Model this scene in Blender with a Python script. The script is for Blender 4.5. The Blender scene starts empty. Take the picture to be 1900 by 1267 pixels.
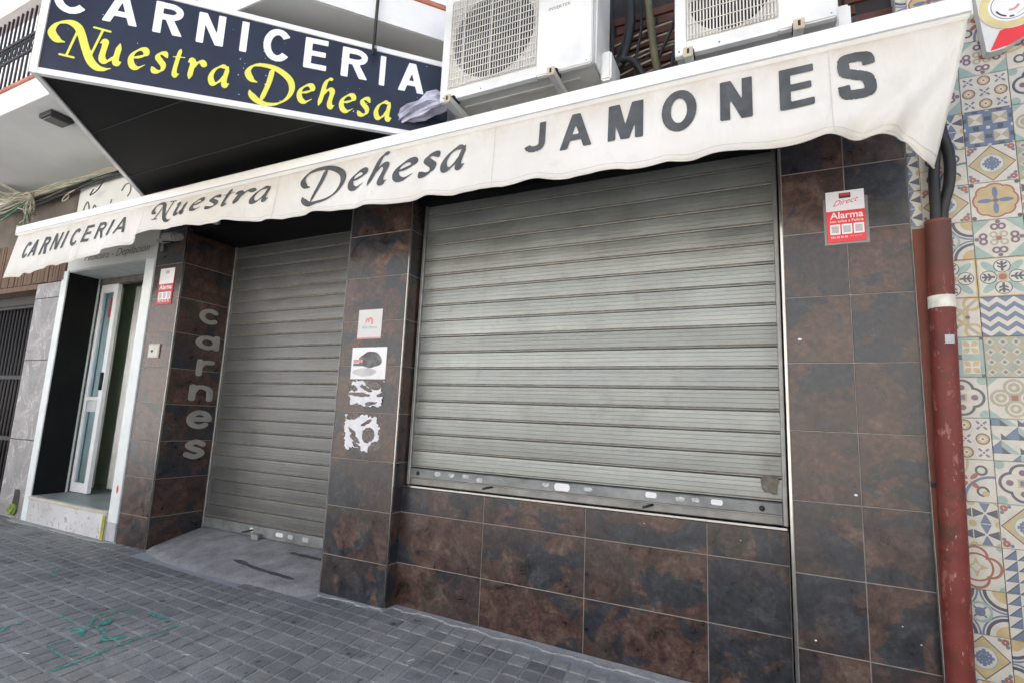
import bpy, bmesh, math, random
from mathutils import Vector, Matrix
import numpy as np
random.seed(7)
RAD = math.radians
scene = bpy.context.scene
COL = scene.collection

# ---------------------------------------------------------------- camera
CAM = Vector((-0.393, -2.8176, 1.2124))
yaw, pitch, roll = RAD(25.716), RAD(8.413), RAD(2.391)
fw = Vector((-math.sin(yaw)*math.cos(pitch), math.cos(yaw)*math.cos(pitch), math.sin(pitch)))
r0 = Vector((math.cos(yaw), math.sin(yaw), 0)); u0 = r0.cross(fw)
rt = math.cos(roll)*r0 + math.sin(roll)*u0
up = -math.sin(roll)*r0 + math.cos(roll)*u0
cd = bpy.data.cameras.new('camera'); cam = bpy.data.objects.new('camera', cd); COL.objects.link(cam)
cd.sensor_width = 36.0; cd.lens = 963.27/1900*36; cd.clip_start = 0.05; cd.clip_end = 500
m3 = Matrix((rt, up, -fw)).transposed(); cam.matrix_world = Matrix.Translation(CAM) @ m3.to_4x4()
scene.camera = cam

# ---------------------------------------------------------------- sky, sun, exposure
SUN_EL, SUN_AZ = RAD(58), RAD(-12)      # the sun stands behind the shop: the front is in open shade
w = bpy.data.worlds.new('World'); scene.world = w; w.use_nodes = True
nt = w.node_tree; bg = nt.nodes['Background']
sky = nt.nodes.new('ShaderNodeTexSky'); sky.sky_type = 'NISHITA'; sky.sun_disc = False
sky.sun_elevation = SUN_EL; sky.sun_rotation = SUN_AZ; sky.air_density = .8; sky.dust_density = 5.0; sky.ozone_density = .6
nt.links.new(sky.outputs[0], bg.inputs[0]); bg.inputs[1].default_value = 0.11
sl = bpy.data.lights.new('sun', 'SUN'); sl.energy = 5.0; sl.angle = RAD(0.53); sl.color = (1, .965, .91)
so = bpy.data.objects.new('sun', sl); COL.objects.link(so)
sd = Vector((math.sin(SUN_AZ)*math.cos(SUN_EL), math.cos(SUN_AZ)*math.cos(SUN_EL), math.sin(SUN_EL)))
so.rotation_euler = sd.to_track_quat('Z', 'Y').to_euler()
so.location = (0, 0, 12)
vs = scene.view_settings; vs.view_transform = 'Standard'; vs.look = 'None'; vs.gamma = 1; vs.exposure = 1.9
vs.use_curve_mapping = False
scene.cycles.max_bounces = 8; scene.cycles.diffuse_bounces = 5; scene.cycles.glossy_bounces = 4
scene.cycles.sample_clamp_indirect = 6; scene.cycles.use_denoising = True

# ---------------------------------------------------------------- materials
MATS = {}
class X:
    """expression over shader sockets -> Math nodes"""
    T = None
    def __init__(s, v): s.v = v
    @staticmethod
    def op(o, *a):
        n = X.T.nodes.new('ShaderNodeMath'); n.operation = o
        for i, q in enumerate(a):
            q = q.v if isinstance(q, X) else q
            if isinstance(q, (int, float)): n.inputs[i].default_value = q
            else: X.T.links.new(q, n.inputs[i])
        return X(n.outputs[0])
    def __add__(s, o): return X.op('ADD', s, o)
    __radd__ = __add__
    def __sub__(s, o): return X.op('SUBTRACT', s, o)
    def __rsub__(s, o): return X.op('SUBTRACT', o, s)
    def __mul__(s, o): return X.op('MULTIPLY', s, o)
    __rmul__ = __mul__
    def __truediv__(s, o): return X.op('DIVIDE', s, o)
    def __lt__(s, o): return X.op('LESS_THAN', s, o)
    def __gt__(s, o): return X.op('GREATER_THAN', s, o)
    def __abs__(s): return X.op('ABSOLUTE', s)
def xmax(a, b): return X.op('MAXIMUM', a, b)
def xmin(a, b): return X.op('MINIMUM', a, b)
def fract(a): return X.op('FRACT', a)
def hyp(a, b): return X.op('SQRT', a*a + b*b)
def band(d, w_): return abs(d) < w_

class MT:
    def __init__(s, name):
        s.m = bpy.data.materials.new(name); s.m.use_nodes = True; s.t = s.m.node_tree
        s.b = s.t.nodes['Principled BSDF']; MATS[name] = s.m
    def n(s, t, **k):
        q = s.t.nodes.new(t)
        for a, b in k.items(): setattr(q, a, b)
        return q
    def l(s, a, b): s.t.links.new(a, b)
    def coords(s, rnd=True, scale=(1, 1, 1)):
        tc = s.n('ShaderNodeTexCoord'); mp = s.n('ShaderNodeMapping'); s.l(tc.outputs['Object'], mp.inputs[0])
        mp.inputs['Scale'].default_value = scale
        if rnd:
            oi = s.n('ShaderNodeObjectInfo'); mu = s.n('ShaderNodeMath', operation='MULTIPLY'); mu.inputs[1].default_value = 97.3
            s.l(oi.outputs['Random'], mu.inputs[0]); cx = s.n('ShaderNodeCombineXYZ')
            for i in range(3): s.l(mu.outputs[0], cx.inputs[i])
            s.l(cx.outputs[0], mp.inputs['Location'])
        return mp.outputs[0]
    def noise(s, v, sc, det=5, rough=.55, dist=0):
        q = s.n('ShaderNodeTexNoise'); s.l(v, q.inputs['Vector'])
        q.inputs['Scale'].default_value = sc; q.inputs['Detail'].default_value = det
        q.inputs['Roughness'].default_value = rough; q.inputs['Distortion'].default_value = dist
        return q.outputs['Fac']
    def ramp(s, f, stops):
        q = s.n('ShaderNodeValToRGB'); s.l(f, q.inputs[0]); e = q.color_ramp.elements
        while len(e) < len(stops): e.new(.5)
        for a, (p, c) in zip(e, stops):
            a.position = p; a.color = (c, c, c, 1) if isinstance(c, (int, float)) else (*c, 1)
        return q.outputs[0]
    def mix(s, f, a, b, bt='MIX'):
        q = s.n('ShaderNodeMix', data_type='RGBA', blend_type=bt)
        for i, v in ((0, f), (6, a), (7, b)):
            if isinstance(v, (int, float)): q.inputs[i].default_value = v
            elif isinstance(v, tuple): q.inputs[i].default_value = (*v, 1)
            else: s.l(v, q.inputs[i])
        return q.outputs[2]
    def col(s, c):
        if isinstance(c, tuple): s.b.inputs['Base Color'].default_value = (*c, 1)
        else: s.l(c, s.b.inputs['Base Color'])
    def bump(s, h, st=.3, d=.01):
        q = s.n('ShaderNodeBump'); q.inputs['Strength'].default_value = st; q.inputs['Distance'].default_value = d
        s.l(h, q.inputs['Height']); s.l(q.outputs[0], s.b.inputs['Normal'])
    def set(s, rough=None, metal=None, spec=None, trans=None):
        if rough is not None:
            if isinstance(rough, (int, float)): s.b.inputs['Roughness'].default_value = rough
            else: s.l(rough, s.b.inputs['Roughness'])
        if metal is not None: s.b.inputs['Metallic'].default_value = metal
        if spec is not None: s.b.inputs['Specular IOR Level'].default_value = spec
        if trans is not None: s.b.inputs['Transmission Weight'].default_value = trans
        return s.m

def plain(name, c, rough=.5, metal=0, var=.12, sc=8, bump=0, rnd=True):
    m = MT(name); v = m.coords(rnd); f = m.noise(v, sc, 6, .6)
    lo = tuple(x*(1-var*1.6) for x in c); hi = tuple(min(1, x*(1+var)) for x in c)
    m.col(m.ramp(f, [(.3, lo), (.7, hi)]))
    if bump: m.bump(m.noise(v, sc*8, 4), bump, .004)
    return m.set(rough, metal)

def make_slate():
    m = MT('slate_tile'); v = m.coords()
    a = m.noise(v, 3.0, 8, .58, .7); b = m.noise(v, 9, 7, .66, .9); c = m.noise(v, 45, 5, .72); d = m.noise(v, 4.2, 6, .6, 1.2); e = m.noise(v, 2.1, 5, .55, .4)
    blue = m.ramp(b, [(.32, (.008, .010, .015)), (.5, (.017, .020, .027)), (.66, (.036, .040, .046))])
    rust = m.ramp(b, [(.32, (.022, .012, .011)), (.45, (.050, .026, .020)), (.55, (.078, .042, .031)), (.67, (.108, .074, .054))])
    ol = m.ramp(b, [(.34, (.016, .016, .013)), (.64, (.044, .042, .032))])
    pl_ = m.ramp(b, [(.34, (.022, .015, .016)), (.64, (.050, .036, .034))])
    oi2 = m.n('ShaderNodeObjectInfo'); bi = m.n('ShaderNodeMath', operation='MULTIPLY_ADD'); m.l(oi2.outputs['Random'], bi.inputs[0]); bi.inputs[1].default_value = .13; bi.inputs[2].default_value = -.065
    ab = m.n('ShaderNodeMath', operation='ADD'); m.l(a, ab.inputs[0]); m.l(bi.outputs[0], ab.inputs[1])
    f = m.ramp(ab.outputs[0], [(.478, 0.0), (.494, .8), (.55, 1.0)])
    k = m.mix(f, blue, rust); k = m.mix(m.ramp(d, [(.57, 0.0), (.64, .8)]), k, ol); k = m.mix(m.ramp(e, [(.50, 0.0), (.60, .75)]), k, pl_)
    k = m.mix(1.0, k, m.ramp(c, [(.3, .55), (.7, 1.45)]), 'MULTIPLY'); k = m.mix(1.0, k, m.ramp(m.noise(v, 20, 6, .75, 1.4), [(.34, .68), (.66, 1.32)]), 'MULTIPLY')
    spk = m.ramp(m.noise(v, 120, 2, .5), [(.765, 0.0), (.79, .4)])
    k = m.mix(spk, k, (.30, .30, .29))
    m.col(k); m.bump(c, .16, .003)
    return m.set(m.ramp(b, [(.3, .25), (.7, .42)]), 0, .6)

def make_shutter(name, base, var):
    m = MT(name); v = m.coords(True, (1, 1, 1)); s1 = m.coords(True, (.6, 6, 14))
    oi = m.n('ShaderNodeObjectInfo')
    a = m.noise(v, 3.5, 6, .6); b = m.noise(s1, 5, 4, .6); c = m.noise(v, 90, 3, .6)
    t = m.ramp(a, [(.3, tuple(x*.78 for x in base)), (.7, tuple(x*1.1 for x in base))])
    t = m.mix(.35, t, m.ramp(b, [(.3, .6), (.7, 1.0)]), 'MULTIPLY')
    t = m.mix(1.0, t, m.ramp(oi.outputs['Random'], [(0, 1-var), (1, 1.0)]), 'MULTIPLY')
    dirt = m.ramp(m.noise(v, 7, 6, .7), [(.55, 0.0), (.75, .5)])
    t = m.mix(dirt, t, (.15, .135, .11))
    wp = m.n('ShaderNodeNewGeometry'); mp = m.n('ShaderNodeMapping'); m.l(wp.outputs['Position'], mp.inputs[0]); mp.inputs['Scale'].default_value = (1, 1, .10)
    run = m.ramp(m.noise(mp.outputs[0], 9, 6, .7), [(.52, 0.0), (.70, .16)]); t = m.mix(run, t, (.17, .155, .13))
    blot = m.ramp(m.noise(wp.outputs['Position'], 1.7, 5, .6), [(.36, .88), (.62, 1.04)]); t = m.mix(1.0, t, blot, 'MULTIPLY')
    m.col(t)
    hh = m.n('ShaderNodeMath', operation='MULTIPLY_ADD'); m.l(m.noise(wp.outputs['Position'], 5.5, 4, .55), hh.inputs[0]); hh.inputs[1].default_value = 9.0; m.l(c, hh.inputs[2]); m.bump(hh.outputs[0], .16, .0022)
    return m.set(m.ramp(a, [(.3, .34), (.7, .52)]), .55)

def make_fabric():
    m = MT('awning_fabric'); v = m.coords(False); s1 = m.coords(False, (1.7, 1, 1.1))
    a = m.noise(v, 1.6, 6, .6); st = m.noise(s1, 5, 6, .65); big = m.noise(v, .9, 5, .6, .5)
    k = m.ramp(a, [(.3, (.74, .72, .67)), (.7, (.84, .825, .79))])
    tc = m.n('ShaderNodeTexCoord'); sp = m.n('ShaderNodeSeparateXYZ'); m.l(tc.outputs['Object'], sp.inputs[0])
    zz = m.n('ShaderNodeMapRange'); m.l(sp.outputs[2], zz.inputs[0])
    zz.inputs[1].default_value = 2.63; zz.inputs[2].default_value = 2.80; zz.inputs[3].default_value = 0; zz.inputs[4].default_value = 1
    ml = m.n('ShaderNodeMath', operation='MULTIPLY'); m.l(zz.outputs[0], ml.inputs[0]); m.l(m.ramp(st, [(.36, .12), (.64, .55)]), ml.inputs[1])
    k = m.mix(ml.outputs[0], k, (.55, .46, .35))
    # grime along the hem and a big grey-brown patch, as blotches
    zh = m.n('ShaderNodeMapRange'); m.l(sp.outputs[2], zh.inputs[0])
    zh.inputs[1].default_value = 2.47; zh.inputs[2].default_value = 2.40; zh.inputs[3].default_value = 0; zh.inputs[4].default_value = .6
    m2 = m.n('ShaderNodeMath', operation='MULTIPLY'); m.l(zh.outputs[0], m2.inputs[0]); m.l(m.ramp(big, [(.45, 0.0), (.65, .8)]), m2.inputs[1])
    k = m.mix(m2.outputs[0], k, (.60, .52, .38))
    k = m.mix(m.ramp(m.noise(v, 3.1, 5, .6, .8), [(.6, 0.0), (.75, .4)]), k, (.58, .55, .50))
    spk = m.ramp(m.noise(v, 60, 2), [(.75, 0.0), (.8, .5)]); k = m.mix(spk, k, (.4, .36, .3))
    m.col(k)
    hh = m.n('ShaderNodeMath', operation='MULTIPLY_ADD'); cv = m.coords(False, (2.2, 1, .8)); m.l(m.noise(cv, 4.5, 6, .62, .8), hh.inputs[0]); hh.inputs[1].default_value = 26.0; m.l(m.noise(v, 420, 2), hh.inputs[2]); m.bump(hh.outputs[0], .28, .0012); m.set(.85, 0, .2)
    tr = m.n('ShaderNodeBsdfTranslucent'); m.l(k, tr.inputs[0]); mx = m.n('ShaderNodeMixShader'); mx.inputs[0].default_value = .22
    out = m.t.nodes['Material Output']
    m.l(m.b.outputs[0], mx.inputs[1]); m.l(tr.outputs[0], mx.inputs[2]); m.l(mx.outputs[0], out.inputs[0])
    return m.m

def make_pave():
    m = MT('paving'); v = m.coords()
    oi = m.n('ShaderNodeObjectInfo'); wv = m.n('ShaderNodeNewGeometry')
    a = m.noise(v, 9, 6, .65); c = m.noise(v, 130, 3, .7)
    big = m.noise(wv.outputs['Position'], 1.1, 6, .62, .4); big2 = m.noise(wv.outputs['Position'], 5, 6, .65)
    k = m.ramp(a, [(.3, (.250, .246, .222)), (.7, (.365, .360, .326))])
    k = m.mix(1.0, k, m.ramp(oi.outputs['Random'], [(0, (.84, .85, .86)), (.5, (.95, .95, .94)), (1, (1.06, 1.05, 1.03))]), 'MULTIPLY')
    k = m.mix(1.0, k, m.ramp(big, [(.34, .66), (.5, .95), (.66, 1.15)]), 'MULTIPLY')
    k = m.mix(m.ramp(big2, [(.57, 0.0), (.7, .6)]), k, (.075, .072, .07))
    k = m.mix(1.0, k, m.ramp(c, [(.25, .6), (.75, 1.3)]), 'MULTIPLY')
    gum = m.ramp(m.noise(wv.outputs['Position'], 17, 2, .4), [(.70, 0.0), (.72, .8)]); k = m.mix(gum, k, (.05, .048, .046))
    lime = m.ramp(m.noise(wv.outputs['Position'], 3.3, 7, .72, .6), [(.62, 0.0), (.76, .35)]); k = m.mix(lime, k, (.40, .385, .36))
    m.col(k); m.bump(c, .6, .004)
    return m.set(.66, 0, .35)

def make_cement(name, lo, hi, sc=4):
    m = MT(name); v = m.coords(False)
    a = m.noise(v, sc, 8, .68, .3); c = m.noise(v, 90, 3, .7)
    k = m.ramp(a, [(.3, lo), (.7, hi)]); k = m.mix(1.0, k, m.ramp(c, [(.25, .75), (.75, 1.2)]), 'MULTIPLY')
    m.col(k); m.bump(c, .5, .004); return m.set(.85, 0, .25)

def make_marble():
    m = MT('stone_pier'); v = m.coords(False)
    a = m.noise(v, 2.4, 8, .65, .8); c = m.noise(v, 60, 4, .7)
    ve = m.ramp(m.noise(v, 2.1, 7, .6, 1.6), [(.487, 0.0), (.5, .8), (.513, 0.0)])
    k = m.ramp(a, [(.3, (.17, .16, .16)), (.5, (.26, .25, .25)), (.72, (.36, .35, .35))])
    k = m.mix(ve, k, (.55, .53, .50)); k = m.mix(1.0, k, m.ramp(c, [(.3, .85), (.7, 1.1)]), 'MULTIPLY')
    m.col(k); m.bump(c, .2, .003); return m.set(.5, 0, .4)

def make_wood(name, lo, hi):
    m = MT(name); v = m.coords(False, (30, 30, 1.6)); a = m.noise(v, 2, 6, .65, .4)
    m.col(m.ramp(a, [(.28, lo), (.72, hi)])); m.bump(a, .5, .01); return m.set(.8)

def make_painted(name, c, chip, chipc, rough=.45):
    m = MT(name); v = m.coords(False); a = m.noise(v, 2, 6, .6); b = m.noise(v, 16, 7, .7, .3); e = m.noise(v, 60, 4, .7)
    k = m.ramp(a, [(.3, tuple(x*.75 for x in c)), (.7, tuple(x*1.15 for x in c))])
    k = m.mix(m.ramp(b, [(chip, 0.0), (chip+.05, .8)]), k, chipc)
    m.col(k); m.bump(e, .15, .003); return m.set(rough)

SLATE = make_slate()
GROUT = plain('grout', (.29, .27, .24), .9, 0, .15, 20)
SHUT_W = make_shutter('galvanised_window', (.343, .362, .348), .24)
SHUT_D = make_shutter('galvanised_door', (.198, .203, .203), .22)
GROOVE = plain('groove_grime', (.19, .168, .135), .8, 0, .3, 20)
FABRIC = make_fabric()
PAVE = make_pave()
PAVEC = make_cement('cement_smeared_paver', (.27, .262, .235), (.42, .41, .37), 12)
JOINT = make_cement('paving_joint', (.32, .325, .31), (.43, .435, .42), 6)
CEMENT = make_cement('cement', (.28, .28, .265), (.46, .455, .43), 9)
RAMPM = make_cement('ramp_cement', (.19, .185, .178), (.40, .39, .375), 5)
ROADM = make_cement('road_surface', (.35, .35, .345), (.44, .44, .43), .7)
MARBLE = make_marble()
REED = make_wood('old_wood', (.075, .042, .026), (.20, .125, .08))
def make_pipe():
    m = MT('red_pipe_paint'); v = m.coords(False); st = m.coords(False, (1, 1, .35))
    a = m.noise(v, 2.5, 7, .65, .4); b = m.noise(st, 26, 7, .72, .3); c = m.noise(st, 70, 4, .7)
    k = m.ramp(a, [(.3, (.085, .014, .010)), (.5, (.155, .026, .019)), (.7, (.21, .045, .034))])
    k = m.mix(m.ramp(m.noise(v, 5, 7, .7, .6), [(.52, 0.0), (.62, .8)]), k, (.075, .030, .020))
    k = m.mix(m.ramp(b, [(.585, 0.0), (.62, .75)]), k, (.30, .14, .11)); k = m.mix(m.ramp(c, [(.66, 0.0), (.69, .8)]), k, (.46, .36, .31))
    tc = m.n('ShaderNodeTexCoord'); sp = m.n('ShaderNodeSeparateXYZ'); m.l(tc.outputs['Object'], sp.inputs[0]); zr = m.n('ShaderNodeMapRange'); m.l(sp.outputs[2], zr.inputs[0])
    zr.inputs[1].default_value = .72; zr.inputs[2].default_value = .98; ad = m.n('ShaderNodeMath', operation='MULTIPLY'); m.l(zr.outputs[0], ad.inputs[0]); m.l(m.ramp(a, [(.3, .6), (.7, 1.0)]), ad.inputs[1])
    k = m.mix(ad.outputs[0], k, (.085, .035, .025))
    m.col(k); m.bump(c, .3, .003); return m.set(m.ramp(a, [(.3, .42), (.7, .6)]), 0, .35)
PIPE_RED = make_pipe()
RUSTBRD = make_painted('red_board', (.17, .05, .03), .68, (.12, .06, .04), .7)
WHITE = plain('white_paint', (.80, .80, .79), .5, 0, .05, 3)
WALLW = plain('white_render', (.78, .775, .76), .85, 0, .06, 2.2, .25, False)
OPPW = plain('cream_render', (.70, .69, .66), .9, 0, .06, 1, 0, False)
SOFFIT = plain('soffit_paint', (.60, .605, .59), .85, 0, .06, 1.6, .15, False)
BARW = plain('awning_bar_paint', (.84, .83, .80), .35, 0, .03, 4)
ACW = make_painted('ac_paint', (.70, .70, .675), .70, (.52, .46, .36), .4)
ACG = make_painted('ac_grille_paint', (.62, .60, .545), .66, (.42, .37, .29), .5)
ACB = plain('ac_bottom', (.50, .50, .47), .5, 0, .12, 5)
BEIGE = plain('beige_plastic', (.52, .44, .32), .6, 0, .15, 14)
BLACK = plain('black_cavity', (.012, .012, .013), .7, 0, .2, 5)
DARKP = plain('dark_panel', (.007, .007, .007), .6, 0, .3, 3); DARKP.node_tree.nodes['Principled BSDF'].inputs['Specular IOR Level'].default_value = .15
DOORBLK = plain('black_door', (.006, .006, .006), .6, 0, .3, 3); DOORBLK.node_tree.nodes['Principled BSDF'].inputs['Specular IOR Level'].default_value = .2
CHROME = MT('polished_trim'); CHROME.col((.42, .415, .40)); CHROME = CHROME.set(.2, 1)
STEEL = plain('dull_steel', (.33, .33, .32), .45, .8, .15, 10)
IRON = plain('wrought_iron', (.03, .028, .03), .5, .2, .2, 20)
REDTILE = plain('red_terracotta', (.42, .16, .10), .7, 0, .2, 10)
GLASS = MT('door_glass'); _t = GLASS.n('ShaderNodeBsdfTransparent'); _t.inputs[0].default_value = (.80, .88, .90, 1); _g = GLASS.n('ShaderNodeBsdfGlossy'); _g.inputs['Roughness'].default_value = .04
_x = GLASS.n('ShaderNodeMixShader'); _x.inputs[0].default_value = .08; GLASS.l(_t.outputs[0], _x.inputs[1]); GLASS.l(_g.outputs[0], _x.inputs[2]); GLASS.l(_x.outputs[0], GLASS.t.nodes['Material Output'].inputs[0]); GLASS = GLASS.m
ALU = plain('white_aluminium', (.78, .79, .80), .35, 0, .04, 5)
CURTAIN = plain('curtain_cloth', (.72, .71, .69), .9, 0, .08, 6)
GREEN = plain('green_wall', (.52, .62, .46), .8, 0, .1, 3)
FLOORIN = plain('threshold_stone', (.27, .30, .28), .45, 0, .2, 6)
STEPW = make_painted('step_render', (.56, .56, .56), .56, (.36, .31, .22), .85)
BRICK_SHADED = plain('brick', (.10, .04, .028), .85, 0, .25, 9, .4)  # brick colour darkened to carry the shade between the units
MORTAR_SHADED = plain('shaded_mortar', (.03, .027, .026), .9, 0, .2, 9)  # near black: the shade of the gap put into the wall colour
CABW = plain('cable_beige', (.34, .31, .24), .6, 0, .2, 6)
CABG = plain('cable_green', (.10, .24, .12), .6, 0, .2, 6)
CABB = plain('cable_black', (.013, .014, .014), .5, 0, .2, 12)
CABY = plain('conduit_olive', (.10, .095, .045), .6, 0, .25, 9)
SIGNBLUE = plain('sign_navy', (.022, .026, .042), .3, 0, .2, 3)
SIGNW = plain('sign_white_frame', (.78, .78, .77), .4, 0, .05, 5)
VINYLW = plain('vinyl_white', (.82, .83, .84), .5, 0, .03, 5)
VINYLY = plain('vinyl_yellow', (.74, .72, .10), .5, 0, .04, 5)
INK = plain('awning_lettering_ink', (.075, .080, .084), .8, 0, .25, 12)
INKG = plain('grey_ink', (.16, .155, .15), .8, 0, .1, 12)
LETTER = plain('letter_grey', (.30, .285, .26), .5, 0, .12, 8)
STW = plain('sticker_white', (.74, .73, .74), .45, 0, .04, 9)
STR = plain('sticker_red', (.68, .035, .04), .4, 0, .06, 9)
STG = plain('sticker_grey', (.42, .43, .44), .5, 0, .1, 30)
STDK = plain('sticker_dark', (.05, .03, .03), .5, 0, .1, 30)
STTEAL = plain('sticker_teal', (.30, .42, .42), .5, 0, .1, 30)
STPINK = plain('sticker_pink', (.62, .26, .25), .5, 0, .1, 30)
PAPER = plain('torn_paper', (.70, .70, .72), .9, 0, .08, 30)
PAINTG = plain('green_spray', (.09, .42, .31), .85, 0, .45, 40)
BAG = plain('plastic_bag', (.50, .50, .62), .3, 0, .3, 9)
GOLD = plain('gold_print', (.58, .50, .25), .5, 0, .1, 9)
MOSS = plain('green_rag', (.20, .30, .06), .9, 0, .35, 16)
OCHRE = plain('ochre_paint', (.40, .38, .06), .7, 0, .25, 10)
ASPH = plain('pane_dark', (.03, .035, .04), .1, 0, .1, 5)

# ---------------------------------------------------------------- object helpers
def link(o, parent=None):
    COL.objects.link(o)
    if parent is not None:
        o.parent = parent
    return o
def wloc(o):
    v = Vector((0, 0, 0))
    while o is not None:
        v = v + o.location; o = o.parent
    return v
def tag(o, label, cat, group=None, kind=None):
    o['label'] = label
    if cat: o['category'] = cat
    if group: o['group'] = group
    if kind: o['kind'] = kind
    return o
def thing(name, loc, label, cat, group=None):
    o = bpy.data.objects.new(name, None); o.empty_display_size = .1; o.location = loc
    link(o); return tag(o, label, cat, group)
def mesh(name, verts, faces, mat, parent=None, smooth=False, centre=True):
    vs_ = [Vector(v) for v in verts]
    c = Vector((0, 0, 0))
    if centre:
        lo = [min(v[i] for v in vs_) for i in range(3)]; hi = [max(v[i] for v in vs_) for i in range(3)]
        c = Vector([(a+b)/2 for a, b in zip(lo, hi)])
    me = bpy.data.meshes.new(name); me.from_pydata([tuple(v-c) for v in vs_], [], faces); me.update()
    if smooth: me.polygons.foreach_set('use_smooth', [True]*len(me.polygons))
    me.materials.append(mat)
    o = bpy.data.objects.new(name, me)
    o.location = c - (wloc(parent) if parent is not None else Vector((0, 0, 0)))
    return link(o, parent)
def fromobj(name, me, wl, parent=None):
    o = bpy.data.objects.new(name, me)
    o.location = Vector(wl) - (wloc(parent) if parent is not None else Vector((0, 0, 0)))
    return link(o, parent)
def boxvf(x0, x1, y0, y1, z0, z1):
    v = [(x, y, z) for x in (x0, x1) for y in (y0, y1) for z in (z0, z1)]
    f = [(0, 1, 3, 2), (4, 6, 7, 5), (0, 4, 5, 1), (2, 3, 7, 6), (0, 2, 6, 4), (1, 5, 7, 3)]
    return v, f
def bmake(name, bm, mat, parent=None, smooth=False):
    bmesh.ops.recalc_face_normals(bm, faces=bm.faces)
    v = [tuple(q.co) for q in bm.verts]; bm.verts.index_update()
    f = [[q.index for q in p.verts] for p in bm.faces]; bm.free()
    return mesh(name, v, f, mat, parent, smooth)
def bbox(bm, x0, x1, y0, y1, z0, z1, bev=0, seg=1):
    v, f = boxvf(min(x0, x1), max(x0, x1), min(y0, y1), max(y0, y1), min(z0, z1), max(z0, z1))
    vv = [bm.verts.new(q) for q in v]; ff = [bm.faces.new([vv[i] for i in q]) for q in f]
    if bev:
        ed = list({e for q in ff for e in q.edges})
        bmesh.ops.bevel(bm, geom=ed, offset=bev, segments=seg, affect='EDGES', clamp_overlap=True)
def box(name, x0, x1, y0, y1, z0, z1, mat, parent=None, bev=.0, seg=1):
    bm = bmesh.new(); bbox(bm, x0, x1, y0, y1, z0, z1, bev, seg); return bmake(name, bm, mat, parent)
def smooth_path(pts, n=6):
    pts = [Vector(p) for p in pts]
    if len(pts) < 3: return pts
    P = [2*pts[0]-pts[1]] + pts + [2*pts[-1]-pts[-2]]; out = []
    for i in range(1, len(P)-2):
        a, b, c, d = P[i-1:i+3]
        for k in range(n):
            t = k/n
            out.append(.5*((2*b)+(c-a)*t+(2*a-5*b+4*c-d)*t*t+(3*b-a-3*c+d)*t**3))
    out.append(pts[-1]); return out
def tubevf(pts, r, n=8, cap=True):
    pts = [Vector(p) for p in pts]; V, F = [], []
    prev = None
    for i, p in enumerate(pts):
        t = (pts[min(i+1, len(pts)-1)] - pts[max(i-1, 0)]).normalized()
        if prev is None:
            a = t.orthogonal().normalized()
        else:
            a = (prev - t*prev.dot(t)).normalized()
        prev = a; b = t.cross(a)
        rr = r[i] if isinstance(r, (list, tuple)) else r
        for k in range(n):
            g = 2*math.pi*k/n; V.append(p + (a*math.cos(g)+b*math.sin(g))*rr)
    for i in range(len(pts)-1):
        for k in range(n):
            F.append((i*n+k, i*n+(k+1) % n, (i+1)*n+(k+1) % n, (i+1)*n+k))
    if cap:
        F.append(tuple(range(n-1, -1, -1))); F.append(tuple((len(pts)-1)*n+k for k in range(n)))
    return V, F
def tube(name, pts, r, mat, parent=None, n=8, sm=0):
    if sm: pts = smooth_path(pts, sm)
    V, F = tubevf(pts, r, n); return mesh(name, V, F, mat, parent, True)
def joinvf(parts):
    V, F = [], []
    for v, f in parts:
        o = len(V); V += list(v); F += [tuple(i+o for i in q) for q in f]
    return V, F

# ---------------------------------------------------------------- lettering: convex pieces -> distance field -> clean mesh
def convex_sd(P, poly):
    q = np.array(poly, float); n = len(q)
    ar = sum(q[i][0]*q[(i+1) % n][1]-q[(i+1) % n][0]*q[i][1] for i in range(n))
    if abs(ar) < 1e-8: return None
    if ar < 0: q = q[::-1]
    d = None
    for i in range(n):
        e = q[(i+1) % n]-q[i]; L = math.hypot(*e)
        if L < 1e-9: continue
        nx, ny = e[1]/L, -e[0]/L
        h = (P[0]-q[i][0])*nx+(P[1]-q[i][1])*ny
        d = h if d is None else np.maximum(d, h)
    return d
def seg_sd(P, a, b):
    ax, ay = a; dx, dy = b[0]-ax, b[1]-ay; L = dx*dx+dy*dy+1e-12
    t = np.clip(((P[0]-ax)*dx+(P[1]-ay)*dy)/L, 0, 1)
    return np.hypot(P[0]-ax-t*dx, P[1]-ay-t*dy)
def sp2(pts, n=9):
    return [(p.x, p.y) for p in smooth_path([(x, y, 0) for x, y in pts], n)]
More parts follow.
